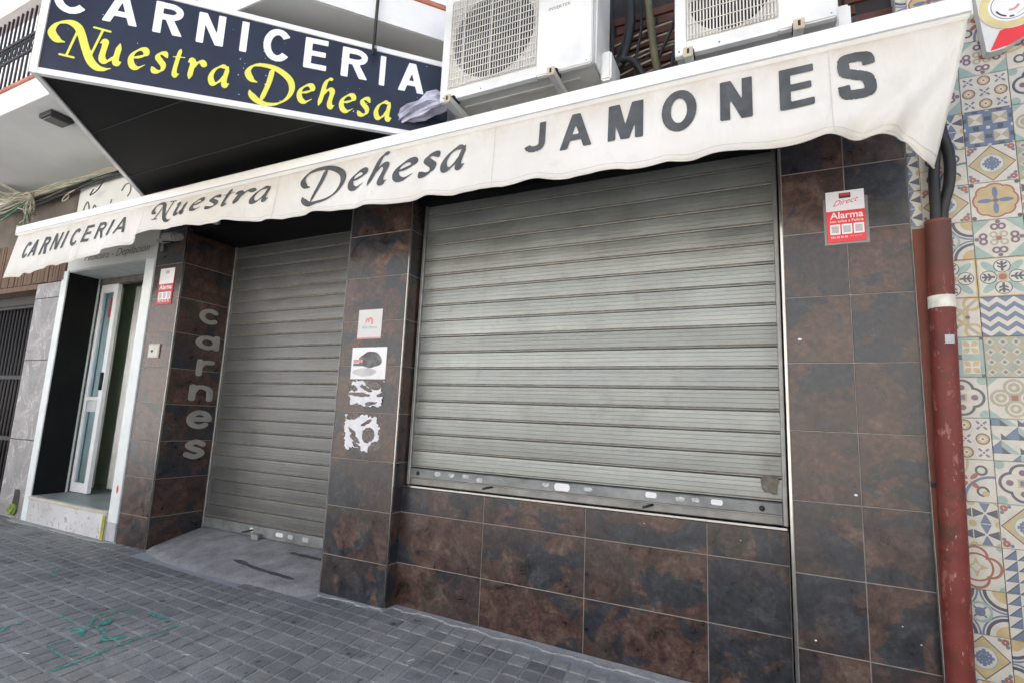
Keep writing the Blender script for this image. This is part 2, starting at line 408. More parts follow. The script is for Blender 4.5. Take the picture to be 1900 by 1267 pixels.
def glyph_mesh(polys, caps, infl, cell):
    """polys: convex polygons, caps: (a,b,r) capsules -> 2D mesh of their union"""
    xs = [p[0] for q in polys for p in q]+[c[k][0]+s*c[2] for c in caps for k in (0, 1) for s in (-1, 1)]
    ys = [p[1] for q in polys for p in q]+[c[k][1]+s*c[2] for c in caps for k in (0, 1) for s in (-1, 1)]
    x0, x1, y0, y1 = min(xs)-infl-2*cell, max(xs)+infl+2*cell, min(ys)-infl-2*cell, max(ys)+infl+2*cell
    nx, ny = int((x1-x0)/cell)+2, int((y1-y0)/cell)+2
    gx, gy = np.meshgrid(x0+np.arange(nx)*cell, y0+np.arange(ny)*cell, indexing='ij')
    D = np.full(gx.shape, 9.0)
    for q in polys:
        d = convex_sd((gx, gy), q)
        if d is not None: D = np.minimum(D, d-infl)
    for a, b, r in caps: D = np.minimum(D, seg_sd((gx, gy), a, b)-r)
    D[np.abs(D) < 1e-6] = 1e-6
    V, F, key = [], [], {}
    def node(i, j):
        k = (i, j)
        if k not in key: key[k] = len(V); V.append((gx[i, j], gy[i, j]))
        return key[k]
    def cross(a, b):
        k = (min(a, b), max(a, b))
        if k not in key:
            da, db = D[k[0]], D[k[1]]; t = da/(da-db)
            pa, pb = (gx[k[0]], gy[k[0]]), (gx[k[1]], gy[k[1]])
            key[k] = len(V); V.append((pa[0]+(pb[0]-pa[0])*t, pa[1]+(pb[1]-pa[1])*t))
        return key[k]
    ins = D < 0
    any_ = ins[:-1, :-1] | ins[1:, :-1] | ins[1:, 1:] | ins[:-1, 1:]
    for i, j in zip(*np.nonzero(any_)):
        c = [(i, j), (i+1, j), (i+1, j+1), (i, j+1)]; f = []
        for k in range(4):
            a, b = c[k], c[(k+1) % 4]
            if ins[a]: f.append(node(*a))
            if ins[a] != ins[b]: f.append(cross(a, b))
        if len(f) > 2: F.append(tuple(f))
    return V, F
def stroke(pts, wd, closed=False):
    """butt-capped constant width stroke as convex pieces (segment boxes + small joint fans)"""
    out = []; n = len(pts); h = wd/2; dirs = []
    m_ = n if closed else n-1
    for i in range(m_):
        p, q = pts[i], pts[(i+1) % n]; dx, dy = q[0]-p[0], q[1]-p[1]; L = math.hypot(dx, dy) or 1e-9; nx, ny = -dy/L*h, dx/L*h; dirs.append((nx, ny))
        out.append([(p[0]+nx, p[1]+ny), (p[0]-nx, p[1]-ny), (q[0]-nx, q[1]-ny), (q[0]+nx, q[1]+ny)])
    for i in range(0 if closed else 1, m_):
        a, b = dirs[i-1], dirs[i]; p = pts[i]
        for s_ in (1, -1): out.append([p, (p[0]+a[0]*s_, p[1]+a[1]*s_), (p[0]+b[0]*s_, p[1]+b[1]*s_)])
    return out
def ell(cx, cy, rx, ry, a0, a1, n=26):
    return [(cx+rx*math.cos(RAD(a0+(a1-a0)*k/n)), cy+ry*math.sin(RAD(a0+(a1-a0)*k/n))) for k in range(n+1)]
def cap(ch, w_, t=.2):
    """bold sans capital, height 1, width w_"""
    h = t/2; R = lambda a, b, c, d: [(a, c), (b, c), (b, d), (a, d)]
    if ch == 'I': return [R(0, w_, 0, 1)]
    if ch == 'E': return [R(0, t*1.05, 0, 1), R(t*.5, w_, 0, t*.85), R(t*.5, w_, 1-t*.85, 1), R(t*.5, w_*.93, .5-t*.36, .5+t*.46)]
    if ch == 'N': return [R(0, t, 0, 1), R(w_-t, w_, 0, 1), [(0, 1), (t*1.08, 1), (w_, 0), (w_-t*1.08, 0)]]
    if ch == 'M':
        c = w_/2; return [R(0, t*.95, 0, 1), R(w_-t*.95, w_, 0, 1), [(0, 1), (t*1.35, 1), (c+t*.5, 0), (c-t*.5, 0)], [(w_, 1), (w_-t*1.35, 1), (c-t*.5, 0), (c+t*.5, 0)]]
    if ch == 'A':
        c = w_/2; b = t*1.08; return [[(0, 0), (b, 0), (c+b*.5, 1), (c-b*.5, 1)], [(w_, 0), (w_-b, 0), (c-b*.5, 1), (c+b*.5, 1)], R(w_*.22, w_*.78, .22, .22+t*.85)]
    if ch == 'R':
        q = ell(w_*.52, .72, w_*.48-h, .28-h, 90, -90, 16); q = [(t*.5, 1-h)]+q+[(t*.5, .44+h)]
        return [R(0, t*1.05, 0, 1)]+stroke(q, t*.92)+[[(w_*.36, .44+t*.4), (w_*.62, .44+t*.6), (w_*1.03, 0), (w_*1.03-t*1.25, 0)]]
    if ch == 'O': return stroke(ell(w_/2, .5, w_/2-h, .52-h, 0, 360, 48)[:-1], t, True)
    if ch == 'C': return stroke(ell(w_*.53, .5, w_*.53-h, .52-h, 38, 322, 40), t)
    if ch == 'J': return [R(w_-t, w_, .3, 1)]+stroke([(w_-h, .34)]+ell(w_/2, .28, w_/2-h, .28-h+.01, 0, -168, 22), t)
    if ch == 'S':
        p = sp2([(w_-h*1.0, .70), (w_*.80, .88), (w_*.5, 1.02-h), (w_*.2, .90), (h*1.1, .74), (w_*.22, .60), (w_*.5, .52), (w_*.78, .42), (w_-h, .27), (w_*.80, .10), (w_*.5, -.02+h), (w_*.2, .11), (h*.9, .31)], 6)
        return stroke(p, t)
    return []
def nib(paths, nw, ang):
    nx, ny = math.cos(RAD(ang))*nw/2, math.sin(RAD(ang))*nw/2; out = []
    for p in paths:
        q = sp2(p, 10)
        for (a, b) in zip(q[:-1], q[1:]):
            A, B, C_, D_ = (a[0]-nx, a[1]-ny), (a[0]+nx, a[1]+ny), (b[0]+nx, b[1]+ny), (b[0]-nx, b[1]-ny)
            out.append([A, B, C_, D_])
    return out
SCRIPT = {
 'u': [[(0, .86), (.14, .98), (.22, .88), (.2, .28), (.3, .06), (.48, .1), (.72, .42)], [(.80, 1.0), (.76, .25), (.84, .05), (1.0, .16)]],
 'e': [[(.10, .48), (.45, .58), (.72, .76), (.64, .95), (.40, .93), (.14, .68), (.08, .40), (.20, .12), (.44, .04), (.78, .26)]],
 's': [[(.70, .80), (.54, .96), (.28, .92), (.20, .74), (.38, .57), (.57, .40), (.56, .18), (.36, .05), (.14, .07), (.0, .22)]],
 't': [[(.34, 1.36), (.28, 1.0), (.22, .28), (.30, .06), (.50, .14)], [(0, .93), (.64, .99)]],
 'r': [[(0, .84), (.14, .98), (.22, .84), (.2, .5), (.18, .02)], [(.22, .55), (.42, .9), (.62, .97), (.74, .82)]],
 'a': [[(.76, .93), (.50, .96), (.20, .74), (.07, .38), (.17, .08), (.36, .07), (.6, .32), (.76, .66)], [(.80, 1.0), (.73, .28), (.81, .05), (1.0, .18)]],
 'h': [[(.66, 1.52), (.44, 1.46), (.30, 1.2), (.22, .6), (.12, .02)], [(.20, .5), (.42, .86), (.62, .95), (.72, .8), (.66, .28), (.74, .05), (.94, .18)]],
 'N': [[(.56, .64), (.28, .70), (.05, 1.02), (.18, 1.42), (.55, 1.58), (.86, 1.46), (1.06, 1.16), (1.34, .5), (1.6, .0), (1.86, -.24), (2.12, -.27), (2.36, -.18)]],
 'D': [[(.52, .60), (.26, .70), (.06, 1.06), (.26, 1.44), (.75, 1.56), (1.35, 1.46), (1.92, 1.08), (2.12, .58), (1.98, .04), (1.58, -.34), (1.10, -.46), (.70, -.36), (.38, -.1), (.28, .1)], [(1.12, 1.44), (1.04, .6), (.84, -.32)]],
}
THIN = {'N': [[(.94, 1.40), (.74, .08)], [(.50, .06), (1.0, .02)], [(1.78, 1.50), (1.55, .2)], [(1.45, 1.56), (2.05, 1.50)]]}
def script(ch, nw=.30, ang=38, infl=.022, sx=1.0):
    """broad-pen look: brush radius follows stroke direction, ends taper to a point"""
    caps = []
    for p in THIN.get(ch, []): caps.append((p[0], p[1], .045))
    for q in SCRIPT[ch]:
        z = sp2(q, 16); n = len(z)
        for i, (a, b) in enumerate(zip(z[:-1], z[1:])):
            th = math.atan2(b[1]-a[1], (b[0]-a[0])*sx); w_ = abs(math.sin(th-RAD(ang)))
            e = min(i, n-2-i)/(n*.10); e = min(1, .25+.75*e)
            caps.append((a, b, (.045+(nw/2-.045)*w_**1.25)*e))
    return [], caps
ROUND = {
 'c': [ell(.5, .5, .38, .38, 48, 312, 20)],
 'a': [ell(.46, .46, .36, .36, 0, 360, 24), [(.84, .9), (.84, .1)]],
 'r': [[(.2, .9), (.2, .1)], sp2([(.2, .55), (.38, .82), (.72, .86)], 6)],
 'n': [[(.15, .9), (.15, .1)], sp2([(.15, .5), (.3, .82), (.55, .88), (.8, .72), (.85, .45), (.85, .1)], 6)],
 'e': [[(.14, .5), (.84, .5)], ell(.5, .48, .37, .4, 0, 312, 24)],
 's': [sp2([(.84, .76), (.5, .9), (.18, .74), (.36, .56), (.66, .44), (.82, .26), (.5, .1), (.14, .24)], 7)],
}
def roundcaps(ch, r=.16):
    out = []
    for p in ROUND[ch]:
        for a, b in zip(p[:-1], p[1:]): out.append((a, b, r))
    return out
def put_letters(name, items, mapf, mat, parent, cell=.024):
    """items: (polys, caps, infl, fx) where fx maps glyph xy -> surface uv"""
    for polys, caps, infl, fx in items:
        v, f = glyph_mesh(polys, caps, infl, cell)
        mesh('letter', [mapf(*fx(*p)) for p in v], f, mat, parent)
def boxfx(x0, y0, sx, sy, shear=0, ybase=0):
    return lambda x, y: (x0+x*sx+shear*y*sy, y0+y*sy)
def textmesh(txt, size, shear=0, offset=0, spacing=1.0):
    """small print: font curve -> flat mesh data (verts, faces) in xy"""
    c = bpy.data.curves.new('print', 'FONT'); c.body = txt; c.size = size; c.shear = shear; c.offset = offset; c.space_character = spacing
    c.resolution_u = 3; c.fill_mode = 'FRONT'
    o = bpy.data.objects.new('print', c); COL.objects.link(o)
    dg = bpy.context.evaluated_depsgraph_get(); me = bpy.data.meshes.new_from_object(o.evaluated_get(dg))
    V = [tuple(v.co) for v in me.vertices]; F = [tuple(p.vertices) for p in me.polygons]
    bpy.data.objects.remove(o); bpy.data.curves.remove(c); bpy.data.meshes.remove(me)
    return V, F
def put_text(name, txt, x, z, y, width, mat, parent, shear=0, bold=0, height=None, tilt=0):
    """flat print on a wall facing -Y, starting at x with the given width"""
    V, F = textmesh(txt, 1.0, shear, bold)
    if not V: return None
    a = min(v[0] for v in V); b = max(v[0] for v in V); s = width/(b-a)
    c = max(v[1] for v in V); sy = s if height is None else height/c
    return mesh(name, [(x+(v[0]-a)*s, y, z+v[1]*sy+(v[0]-a)*s*tilt) for v in V], F, mat, parent)

# ================================================================= SETTING: ground
def gz(x): return -.022*max(0, min(2.2, x+2.8))
def struct(o): o['kind'] = 'structure'; return o
gxs = [-16, -9, -2.8, -1.7, -.6, 3, 8]
gv = []
for x in gxs: gv += [(x, 1.2, gz(x)-.005), (x, -3.5, gz(x)-.005)]
gf = [(2*i, 2*i+1, 2*i+3, 2*i+2) for i in range(len(gxs)-1)]
sidewalk = struct(mesh('sidewalk', gv, gf, JOINT))
struct(box('kerb', -16, 8, -3.66, -3.5, -.3, -.02, CEMENT, None, .015))
struct(mesh('road', [(-90, -3.66, -.14), (-90, -60, -.14), (90, -60, -.14), (90, -3.66, -.14)], [(0, 1, 2, 3)], ROADM))

# paving blocks, 10 cm, skewed a little to the front
A_, B_ = Vector((.1038, -.0048)), Vector((-.0118, .107)); ORG = Vector((-2.365, -.814))
def blockmesh(seed):
    rg = random.Random(seed); e = .006; ch = .0035
    a, b = Vector((A_.x, A_.y, 0)), Vector((B_.x, B_.y, 0)); an, bn = a.normalized(), b.normalized()
    c = [(-a-b)/2+(an+bn)*e, (a-b)/2+(-an+bn)*e, (a+b)/2-(an+bn)*e, (-a+b)/2+(an-bn)*e]
    c = [q+Vector((rg.uniform(-.0022, .0022), rg.uniform(-.0022, .0022), 0)) for q in c]
    top = [q*(1-2*ch/.1)+Vector((0, 0, 0)) for q in c]; V = [q+Vector((0, 0, -.012)) for q in c]+[q+Vector((0, 0, -.0022)) for q in c]+[q+Vector((0, 0, rg.uniform(-.0005, .0008))) for q in top]
    F = [(8, 9, 10, 11)]+[(i, (i+1) % 4, 4+(i+1) % 4, 4+i) for i in range(4)]+[(4+i, 4+(i+1) % 4, 8+(i+1) % 4, 8+i) for i in range(4)]
    return V, F
BV = [blockmesh(i) for i in range(6)]; BM = []
BMC = []
for V, F in BV:
    for L_, m_ in ((BM, PAVE), (BMC, PAVEC)):
        me = bpy.data.meshes.new('paving_tile'); me.from_pydata([tuple(v) for v in V], [], F); me.materials.append(m_); L_.append(me)
def pix(p):
    v = Vector(p)-CAM; z = v.dot(fw)
    if z < .15: return None
    return 950+963.27*v.dot(rt)/z, 633.5-963.27*v.dot(up)/z, z
cand = []
for i in range(-75, 60):
    for j in range(-30, 14):
        c = ORG+A_*(i+.5)+B_*(j+.5)
        front = -.03 if c.x > -3.1 else (-.17 if c.x > -5.05 else .02)
        if c.x > -2.6: front = .02
        if c.y > front: continue
        if c.y < -3.3 or c.x > 2 or c.x < -9: continue
        q = pix((c.x, c.y, 0))
        vis = q is not None and -60 < q[0] < 1960 and q[1] < 1330
        cand.append((q[2] if vis else 99, vis, c, random.randrange(6), random.uniform(-.0012, .0012)))
cand.sort(key=lambda t: (not t[1], t[0]))
rest = []
for k, (d, vis, c, s, dz) in enumerate(cand):
    if k < 300 and vis:
        near = c.x > -2.75 and random.random() < max(0, min(.9, 1.05-(-c.y-.02)/.20))
        o_ = fromobj('paving_tile', (BMC if near else BM)[s], (c.x, c.y, gz(c.x)+dz), sidewalk); o_.rotation_euler = (random.uniform(-.010, .010), random.uniform(-.010, .010), random.uniform(-.008, .008))
    else:
        V, F = BV[s]; rest.append(([v+Vector((c.x, c.y, gz(c.x)+dz)) for v in V], F))
V, F = joinvf(rest); o = mesh('paving', V, F, PAVE, sidewalk); o['kind'] = 'stuff'

# uneven cement fillet at the foot of the shop front
def patch(name, pts, z, mat, parent=None, th=.006):
    n = len(pts); V = [(x, y, gz(x)+z) for x, y in pts]+[(x*1.0, y, gz(x)-.01) for x, y in pts]
    F = [tuple(range(n))]+[(i, n+i, n+(i+1) % n, (i+1) % n) for i in range(n)]
    return mesh(name, V, F, mat, parent)
rg = random.Random(3)
pts = [(-3.12, .01)]
wk = 0.0
for k in range(0, 205):
    x = -3.1+k*.0141; wk = wk*.86+rg.uniform(-.02, .02)
    cellf = .03*(1 if (int((x+9)/.1038) % 3) == 0 else 0)
    pts.append((x, -.030-cellf*.5+wk*.35+(0 if x < -2.55 else .075)))
pts += [(-.2, .09), (-2.55, .1), (-2.56, .01)]
struct(patch('cement_edge', pts, .0032, CEMENT))
pts = [(-7.3, .1), (-7.3, -.02)]+[(-7.25+k*.11, -.06-.03*rg.random()) for k in range(16)]+[(-5.5, .0), (-5.5, .1)]
struct(patch('cement_edge', pts, .006, CEMENT))
# the green spray marks
def ribbon(pts, wd, z=.0045):
    V, F = [], []; ps = [Vector((x, y)) for x, y in pts]; ps = [Vector((p.x, p.y)) for p in smooth_path([(p.x, p.y, 0) for p in ps], 5)]
    for i, p in enumerate(ps):
        t = (ps[min(i+1, len(ps)-1)]-ps[max(i-1, 0)]).normalized(); nn = Vector((-t.y, t.x))
        ww = wd*(.5+.5*rg.random())*(0.35 if i in (0, len(ps)-1) else 1)
        V += [(p.x+nn.x*ww, p.y+nn.y*ww, z), (p.x-nn.x*ww, p.y-nn.y*ww, z)]
    for i in range(len(ps)-1): F.append((2*i, 2*i+1, 2*i+3, 2*i+2))
    return V, F
marks = [([(-3.315, -1.42), (-3.31, -1.33), (-3.329, -1.193), (-3.347, -1.082), (-3.344, -.979), (-3.334, -.871), (-3.35, -.80)], .010),
 ([(-3.67, -.782), (-3.54, -.787), (-3.41, -.795)], .012), ([(-4.005, -1.321), (-4.069, -1.262), (-4.04, -1.198)], .012),
 ([(-3.622, -1.277), (-3.621, -1.189), (-3.612, -1.111)], .008), ([(-3.755, -1.135), (-3.70, -1.10), (-3.64, -1.13)], .02),
 ([(-3.733, -.936), (-3.70, -.99), (-3.68, -1.02)], .03), ([(-3.43, -1.031), (-3.45, -1.08), (-3.48, -1.13)], .022), ([(-3.395, -1.25), (-3.41, -1.29)], .022),
 ([(-3.784, -.781), (-3.82, -.86), (-3.857, -.938), (-3.80, -1.0), (-3.741, -1.036), (-3.69, -1.05)], .008), ([(-3.741, -1.036), (-3.60, -1.05), (-3.48, -1.10)], .007),
 ([(-4.1, -1.02), (-4.0, -1.06), (-3.82, -1.07)], .006), ([(-3.62, -1.28), (-3.5, -1.3), (-3.41, -1.31)], .006), ([(-5.0, -.62), (-4.95, -.70), (-4.85, -.72)], .008)]
for p, wd in marks:
    V, F = ribbon(p, wd); F = [f for f in F if rg.random() > .12]; mesh('paint_mark', V, F, PAINTG, sidewalk)
for (x, y, a) in [(-2.98, -1.02, .5), (-2.0, -.52, 1.2), (-3.62, -1.38, .2)]:
    V, F = ribbon([(x, y), (x+.02*math.cos(a), y+.02*math.sin(a)), (x+.045*math.cos(a), y+.04*math.sin(a))], .006, .008)
    tag(mesh('litter_scrap', V, F, STW), {.5: 'small white paper scrap on the paving before the door', 1.2: 'tiny white scrap on the paving below the window', .2: 'tiny white scrap beside the green spray marks'}[a], 'litter')

# ================================================================= the butcher's shop front
R0, RP = .255, .319
ROWS = [-.1]+[R0+RP*k for k in range(9)]
shop = thing('butcher_shop', (-2.6, .3, 0), 'shop front clad in dark slate-look tiles with two closed steel shutters', 'building')
J = .0024
def tile_front(parent, x0, x1, y, z0, z1, th=.009, mat=SLATE, dx=0):
    bm = bmesh.new(); bbox(bm, x0+J, x1-J, y, y+th, z0+J, z1-J, .0012); return bmake('tile', bm, mat, parent)
def tile_side(parent, x, y0, y1, z0, z1, th=.009, mat=SLATE):
    bm = bmesh.new(); bbox(bm, x-th, x, y0+J, y1-J, z0+J, z1-J, .0012); return bmake('tile', bm, mat, parent)
def rows(z0, z1):
    zz = [z for z in ROWS if z0 < z < z1]; zz = [z0]+zz+[z1]; return [(a, b) for a, b in zip(zz[:-1], zz[1:]) if b-a > .02]
TOPZ = 2.86
pillar_r = box('pillar', -.272, .246, .0035, .6, -.1, TOPZ, GROUT, shop); pillar_r['label'] = 'right tiled pillar with the red alarm sticker'
for a, b in rows(-.1, TOPZ):
    tile_front(pillar_r, -.270, 0, 0, a, b); tile_front(pillar_r, 0, .246, 0, a, b)
pillar_m = box('pillar', -3.121, -2.5675, .0035, .6, -.1, TOPZ, GROUT, shop); pillar_m['label'] = 'middle tiled pillar with torn notices'
for a, b in rows(-.1, TOPZ):
    tile_front(pillar_m, -3.113, -2.572, 0, a, b); tile_side(pillar_m, -2.564, .012, .16, a, b)
pillar_l = box('pillar', -5.51, -5.0935, .0035, .6, -.1, TOPZ, GROUT, shop); pillar_l['label'] = 'left tiled pillar with raised letters on its side'
for a, b in rows(-.1, TOPZ):
    tile_front(pillar_l, -5.51, -5.098, 0, a, b); tile_side(pillar_l, -5.09, .012, .52, a, b)
# metal edge trims
def trim(parent, x, y0, z0, z1, wd=.009, mat=CHROME, y1=None):
    o = box('edge_trim', x-wd, x+wd, y0-.003, (y1 if y1 is not None else y0+.012), z0, z1, mat, parent, .003, 2); return o
trim(pillar_r, -.2775, 0, .0, TOPZ, .0055); trim(pillar_m, -2.568, 0, .0, TOPZ, .0045); trim(pillar_m, -3.118, 0, 0, TOPZ, .004, STEEL)
trim(pillar_l, -5.094, 0, 0, TOPZ, .0045)
# wall below the window
YB = .10
base = box('window_wall', -2.566, -.287, YB+.0035, .6, -.12, .728, GROUT, shop); base['label'] = 'low tiled wall below the wide shutter'
for a, b in ((-.12, .255), (.255, .574), (.574, .735)):
    xs = [-2.564, -1.944, -1.297, -.656, -.288]
    for p, q in zip(xs[:-1], xs[1:]): tile_front(base, p, q, YB, a, b)
box('sill_trim', -2.562, -.289, YB-.004, .19, .736, .746, CHROME, base, .004, 2)
# lintels above both openings
box('lintel', -2.566, -.287, .055, .6, 2.70, TOPZ+.3, DARKP, shop)
box('lintel', -5.0, -3.121, .05, .6, 2.78, TOPZ+.3, DARKP, shop); box('lintel', -5.092, -5.0, .05, .6, 2.78, TOPZ+.3, DARKP, shop)
# cement ramp into the door recess
rp = [(-5.088, .55, .125), (-3.123, .55, .105), (-3.123, 0.0, .03), (-3.17, -.135, .006), (-3.4, -.15, .008), (-3.653, -.165, .006), (-4.1, -.155, .009), (-4.62, -.13, .006), (-4.85, -.08, .008), (-5.06, -.012, .006), (-5.088, .02, .012)]
gridr = []
nx_, ny_ = 40, 14; V = []; F = []
for i in range(nx_+1):
    x = -5.088+(1.965)*i/nx_
    fy = np.interp(x, [-5.088, -5.06, -4.85, -4.62, -4.1, -3.653, -3.4, -3.17, -3.123], [.02, -.012, -.08, -.13, -.155, -.165, -.15, -.135, 0])+rg.uniform(-.008, .008)
    for j in range(ny_+1):
        t = j/ny_; y = fy+(.56-fy)*t; z = .005+.112*t**.95+rg.uniform(-.001, .001)
        V.append((x, y, z if j else -.01))
for i in range(nx_):
    for j in range(ny_):
        a = i*(ny_+1)+j; F.append((a, a+ny_+1, a+ny_+2, a+1))
ramp = mesh('door_ramp', V, F, RAMPM, shop, True)
for p in ([(-3.20, .335), (-3.42, .345), (-3.62, .35), (-3.80, .355)], [(-3.38, .02), (-3.60, .035), (-3.82, .05), (-4.02, .085), (-4.10, .09)]):
    V, F = ribbon(p, .026, 0)
    V = [(x, y, .0075+.112*max(0, (y+.155)/(.56+.155))**.95) for x, y, z in V]
    mesh('dark_stain', V, F, plain('stain', (.085, .083, .082), .8, 0, .3, 20), shop)

# ---------------------------------------------------------------- roller shutters
def slatvf(x0, x1, z0, z1, yf):
    """slat profile: shallow bow, three pressed ribs, rolled joint at the foot"""
    h = z1-z0; pr = [(0, .014), (.0, .006), (.02, .0022), (.05, .0012), (.075, .0016), (.085, .0065), (.128, .0065), (.14, .0012), (.36, .0004), (.368, .0024), (.378, .0024), (.386, .0004), (.575, .0), (.583, .002), (.593, .002), (.601, .0), (.785, .0004), (.793, .0024), (.803, .0024), (.811, .0004), (.97, .0012), (.985, .0035), (1.0, .010), (1.0, .014)]
    n = len(pr); V = [(x, yf+d, z0+h*t) for x in (x0, x1) for t, d in pr]
    F = [(i, i+1, n+i+1, n+i) for i in range(n-1)]
    return V, F
def shutter(name, x0, x1, z0, z1, yf, pitch, mat, label, rail_h):
    t = thing(name, ((x0+x1)/2, yf+.02, z0), label, 'roller shutter')
    # guide rails
    for xa, xb in ((x0, x0+.022), (x1-.022, x1)):
        box('guide_rail', xa, xb, yf-.022, yf+.035, z0, z1, STEEL, t, .003)
    z = z0+rail_h; k = 0
    V, F = slatvf(x0+.018, x1-.018, 0, pitch-.0015, 0); zc = (pitch-.0015)/2
    me = bpy.data.meshes.new('slat'); me.from_pydata([(v[0]-(x0+x1)/2, v[1], v[2]-zc) for v in V], [], F); me.materials.append(mat); me.materials.append(GROOVE)
    for i_ in (0, 1, 4, 5, 6, 21, 22): me.polygons[i_].material_index = 1
    while z < z1:
        o_ = fromobj('slat', me, ((x0+x1)/2, yf+random.uniform(-.0018, .0018), z+zc), t); o_.rotation_euler = (random.uniform(-.014, .014), random.uniform(-.0007, .0007), random.uniform(-.0008, .0008)); z += pitch
    box('backing', x0+.01, x1-.01, yf+.016, yf+.03, z0, z1, DARKP, t)
    return t
win = shutter('window_shutter', -2.552, -.286, .75, 2.72, .145, .1102, SHUT_W, 'wide galvanised roller shutter closed over the shop window', .112)
bm = bmesh.new(); bbox(bm, -2.53, -.308, .128, .160, .798, .858, .004); b1 = bmake('bottom_rail', bm, plain('rail_zinc', (.215, .225, .225), .5, .4, .25, 9), win)
box('bottom_edge', -2.53, -.308, .136, .158, .751, .794, plain('rail_zinc_edge', (.26, .255, .24), .55, .4, .2, 9), win, .004)
box('bottom_lip', -2.53, -.308, .124, .150, .7935, .7985, STEEL, win, .001)
for x, z in ((-2.465, .828), (-.40, .825)):
    tube('lock_hole', [(x, .122, z), (x, .1275, z)], .013, IRON, win, 12)
for x, z in ((-1.934, .783), (-.96, .777)):
    tube('pull_peg', [(x-.02, .095, z-.006), (x, .10, z), (x+.028, .135, z+.008)], .007, IRON, win, 8)
def scrap(name, x, z, sx, sz, y, mat, parent, seed, rough=.25):
    rg2 = random.Random(seed); n = 14; V = []
    for k in range(n):
        g = 2*math.pi*k/n; c, s = math.cos(g), math.sin(g); m_ = max(abs(c), abs(s)); q = (1-rough)/m_+rough*rg2.uniform(.4, 1)
        V.append((x+c*q*sx, y, z+s*q*sz))
    V2 = [(a, b+.0006, c) for a, b, c in V]
    return mesh(name, V+V2, [tuple(range(n))]+[(i, n+i, n+(i+1) % n, (i+1) % n) for i in range(n)], mat, parent)
for k, (x, z, a, b, r_) in enumerate([(-2.312, .834, .027, .016, .5), (-2.205, .833, .026, .014, .6), (-2.10, .836, .028, .014, .5), (-2.0, .823, .025, .016, .35), (-1.548, .835, .027, .015, .7), (-1.45, .830, .047, .021, 0), (-1.294, .834, .03, .014, .6), (-.941, .836, .03, .015, .05), (-.79, .83, .026, .014, .4), (-.711, .833, .024, .014, .6), (-.609, .832, .03, .014, .15)]):
    scrap('sticker_remnant', x, z, a, b, .1274, STW if r_ < .3 else plain('worn_sticker%d' % k, (.5, .51, .52), .7, 0, .3, 60), win, k, r_)
scrap('dark_smudge', -.36, .94, .05, .06, .1395, plain('smudge', (.16, .15, .12), .8, 0, .3, 30), win, 21, .6)

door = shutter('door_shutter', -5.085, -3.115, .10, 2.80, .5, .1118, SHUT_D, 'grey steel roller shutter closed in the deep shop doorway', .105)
box('bottom_rail', -5.06, -3.14, .482, .514, .115, .205, MATS['rail_zinc'], door, .004)
box('lock_block', -4.36, -4.28, .43, .485, .1, .15, STEEL, door, .006)
for x0, x1 in ((-4.52, -4.40), (-3.22, -3.15)):
    tube('lock_bar', [(x0, .47, .135), (x1, .475, .165)], .008, IRON, door, 8)
for x, a, m_ in ((-4.42, .022, STW), (-4.08, .045, STW), (-3.95, .03, STG), (-3.78, .035, STG)):
    scrap('sticker_remnant', x, .165, a, .018, .4812, m_, door, int(a*1000), .15)

# raised letters down the doorway side
for ch, (ya, za, yb, zb) in {'c': (.209, 2.117, .39, 1.971), 'a': (.205, 1.872, .438, 1.732), 'r': (.242, 1.64, .417, 1.481), 'n': (.203, 1.403, .436, 1.252), 'e': (.214, 1.169, .454, 1.0), 's': (.225, .904, .426, .727)}.items():
    v, f = glyph_mesh([], roundcaps(ch, .13), 0, .035)
    xs = [p[0] for p in v]; ys = [p[1] for p in v]
    fx = lambda p, d: (-5.09+d, ya+(p[0]-min(xs))/(max(xs)-min(xs))*(yb-ya), zb+(p[1]-min(ys))/(max(ys)-min(ys))*(za-zb))
    o = mesh('letter', [fx(p, .006) for p in v], f, LETTER, pillar_l)
    md = o.modifiers.new('thick', 'SOLIDIFY'); md.thickness = .0055; md.offset = -1

# ---------------------------------------------------------------- signs and notices on the tiles
def card(name, x0, x1, z0, z1, y, mat, parent=None, th=.003, bev=.0):
    return box(name, x0, x1, y-th, y, z0, z1, mat, parent, bev)
al = thing('alarm_sign', (0, -.004, 2.107), 'bright red and white alarm sticker on the right tiled pillar', 'sticker')
card('back_plate', -.092, .09, 2.098, 2.33, -.0005, plain('grey_film', (.20, .19, .20), .2, 0, .1, 20), al, .0012)  # grey plate behind the board, showing at its sides and foot
card('board', -.081, .076, 2.108, 2.363, -.0018, STR, al, .003, .001)
card('white_field', -.081, .076, 2.264, 2.363, -.0050, STW, al, .0008)
lg = card('logo', -.026, .022, 2.326, 2.352, -.0060, STDK, al, .0006); card('logo_red', -.022, .018, 2.338, 2.349, -.0067, STR, lg, .0004)
put_text('lettering', 'Direct', -.052, 2.287, -.0063, .105, STR, al, .55, .0, None, .18)
put_text('lettering', 'Alarma', -.066, 2.226, -.0054, .135, STW, al, 0, .018)
put_text('lettering', 'con aviso a Policía', -.068, 2.206, -.0054, .137, STW, al, 0, .006)
for x in (-.068, -.020, .028):
    ic = card('icon', x, x+.042, 2.146, 2.196, -.0050, STW, al, .0006); card('icon_picture', x+.006, x+.036, 2.154, 2.188, -.0057, STG, ic, .0004)
put_text('lettering', '902 48 30 45', -.066, 2.128, -.0054, .068, STW, al, 0, .01)
put_text('lettering', 'www', .012, 2.131, -.0054, .05, plain('faint_print', (.7, .3, .3), .5), al, 0, .0, .006)
al2 = thing('alarm_sign', (-5.3, -.004, 2.1), 'weathered red and white alarm plate on the left tiled pillar', 'sticker')
card('board', -5.405, -5.185, 2.108, 2.45, -.0005, plain('weathered_red', (.50, .05, .06), .5, 0, .15, 8), al2, .006, .002)
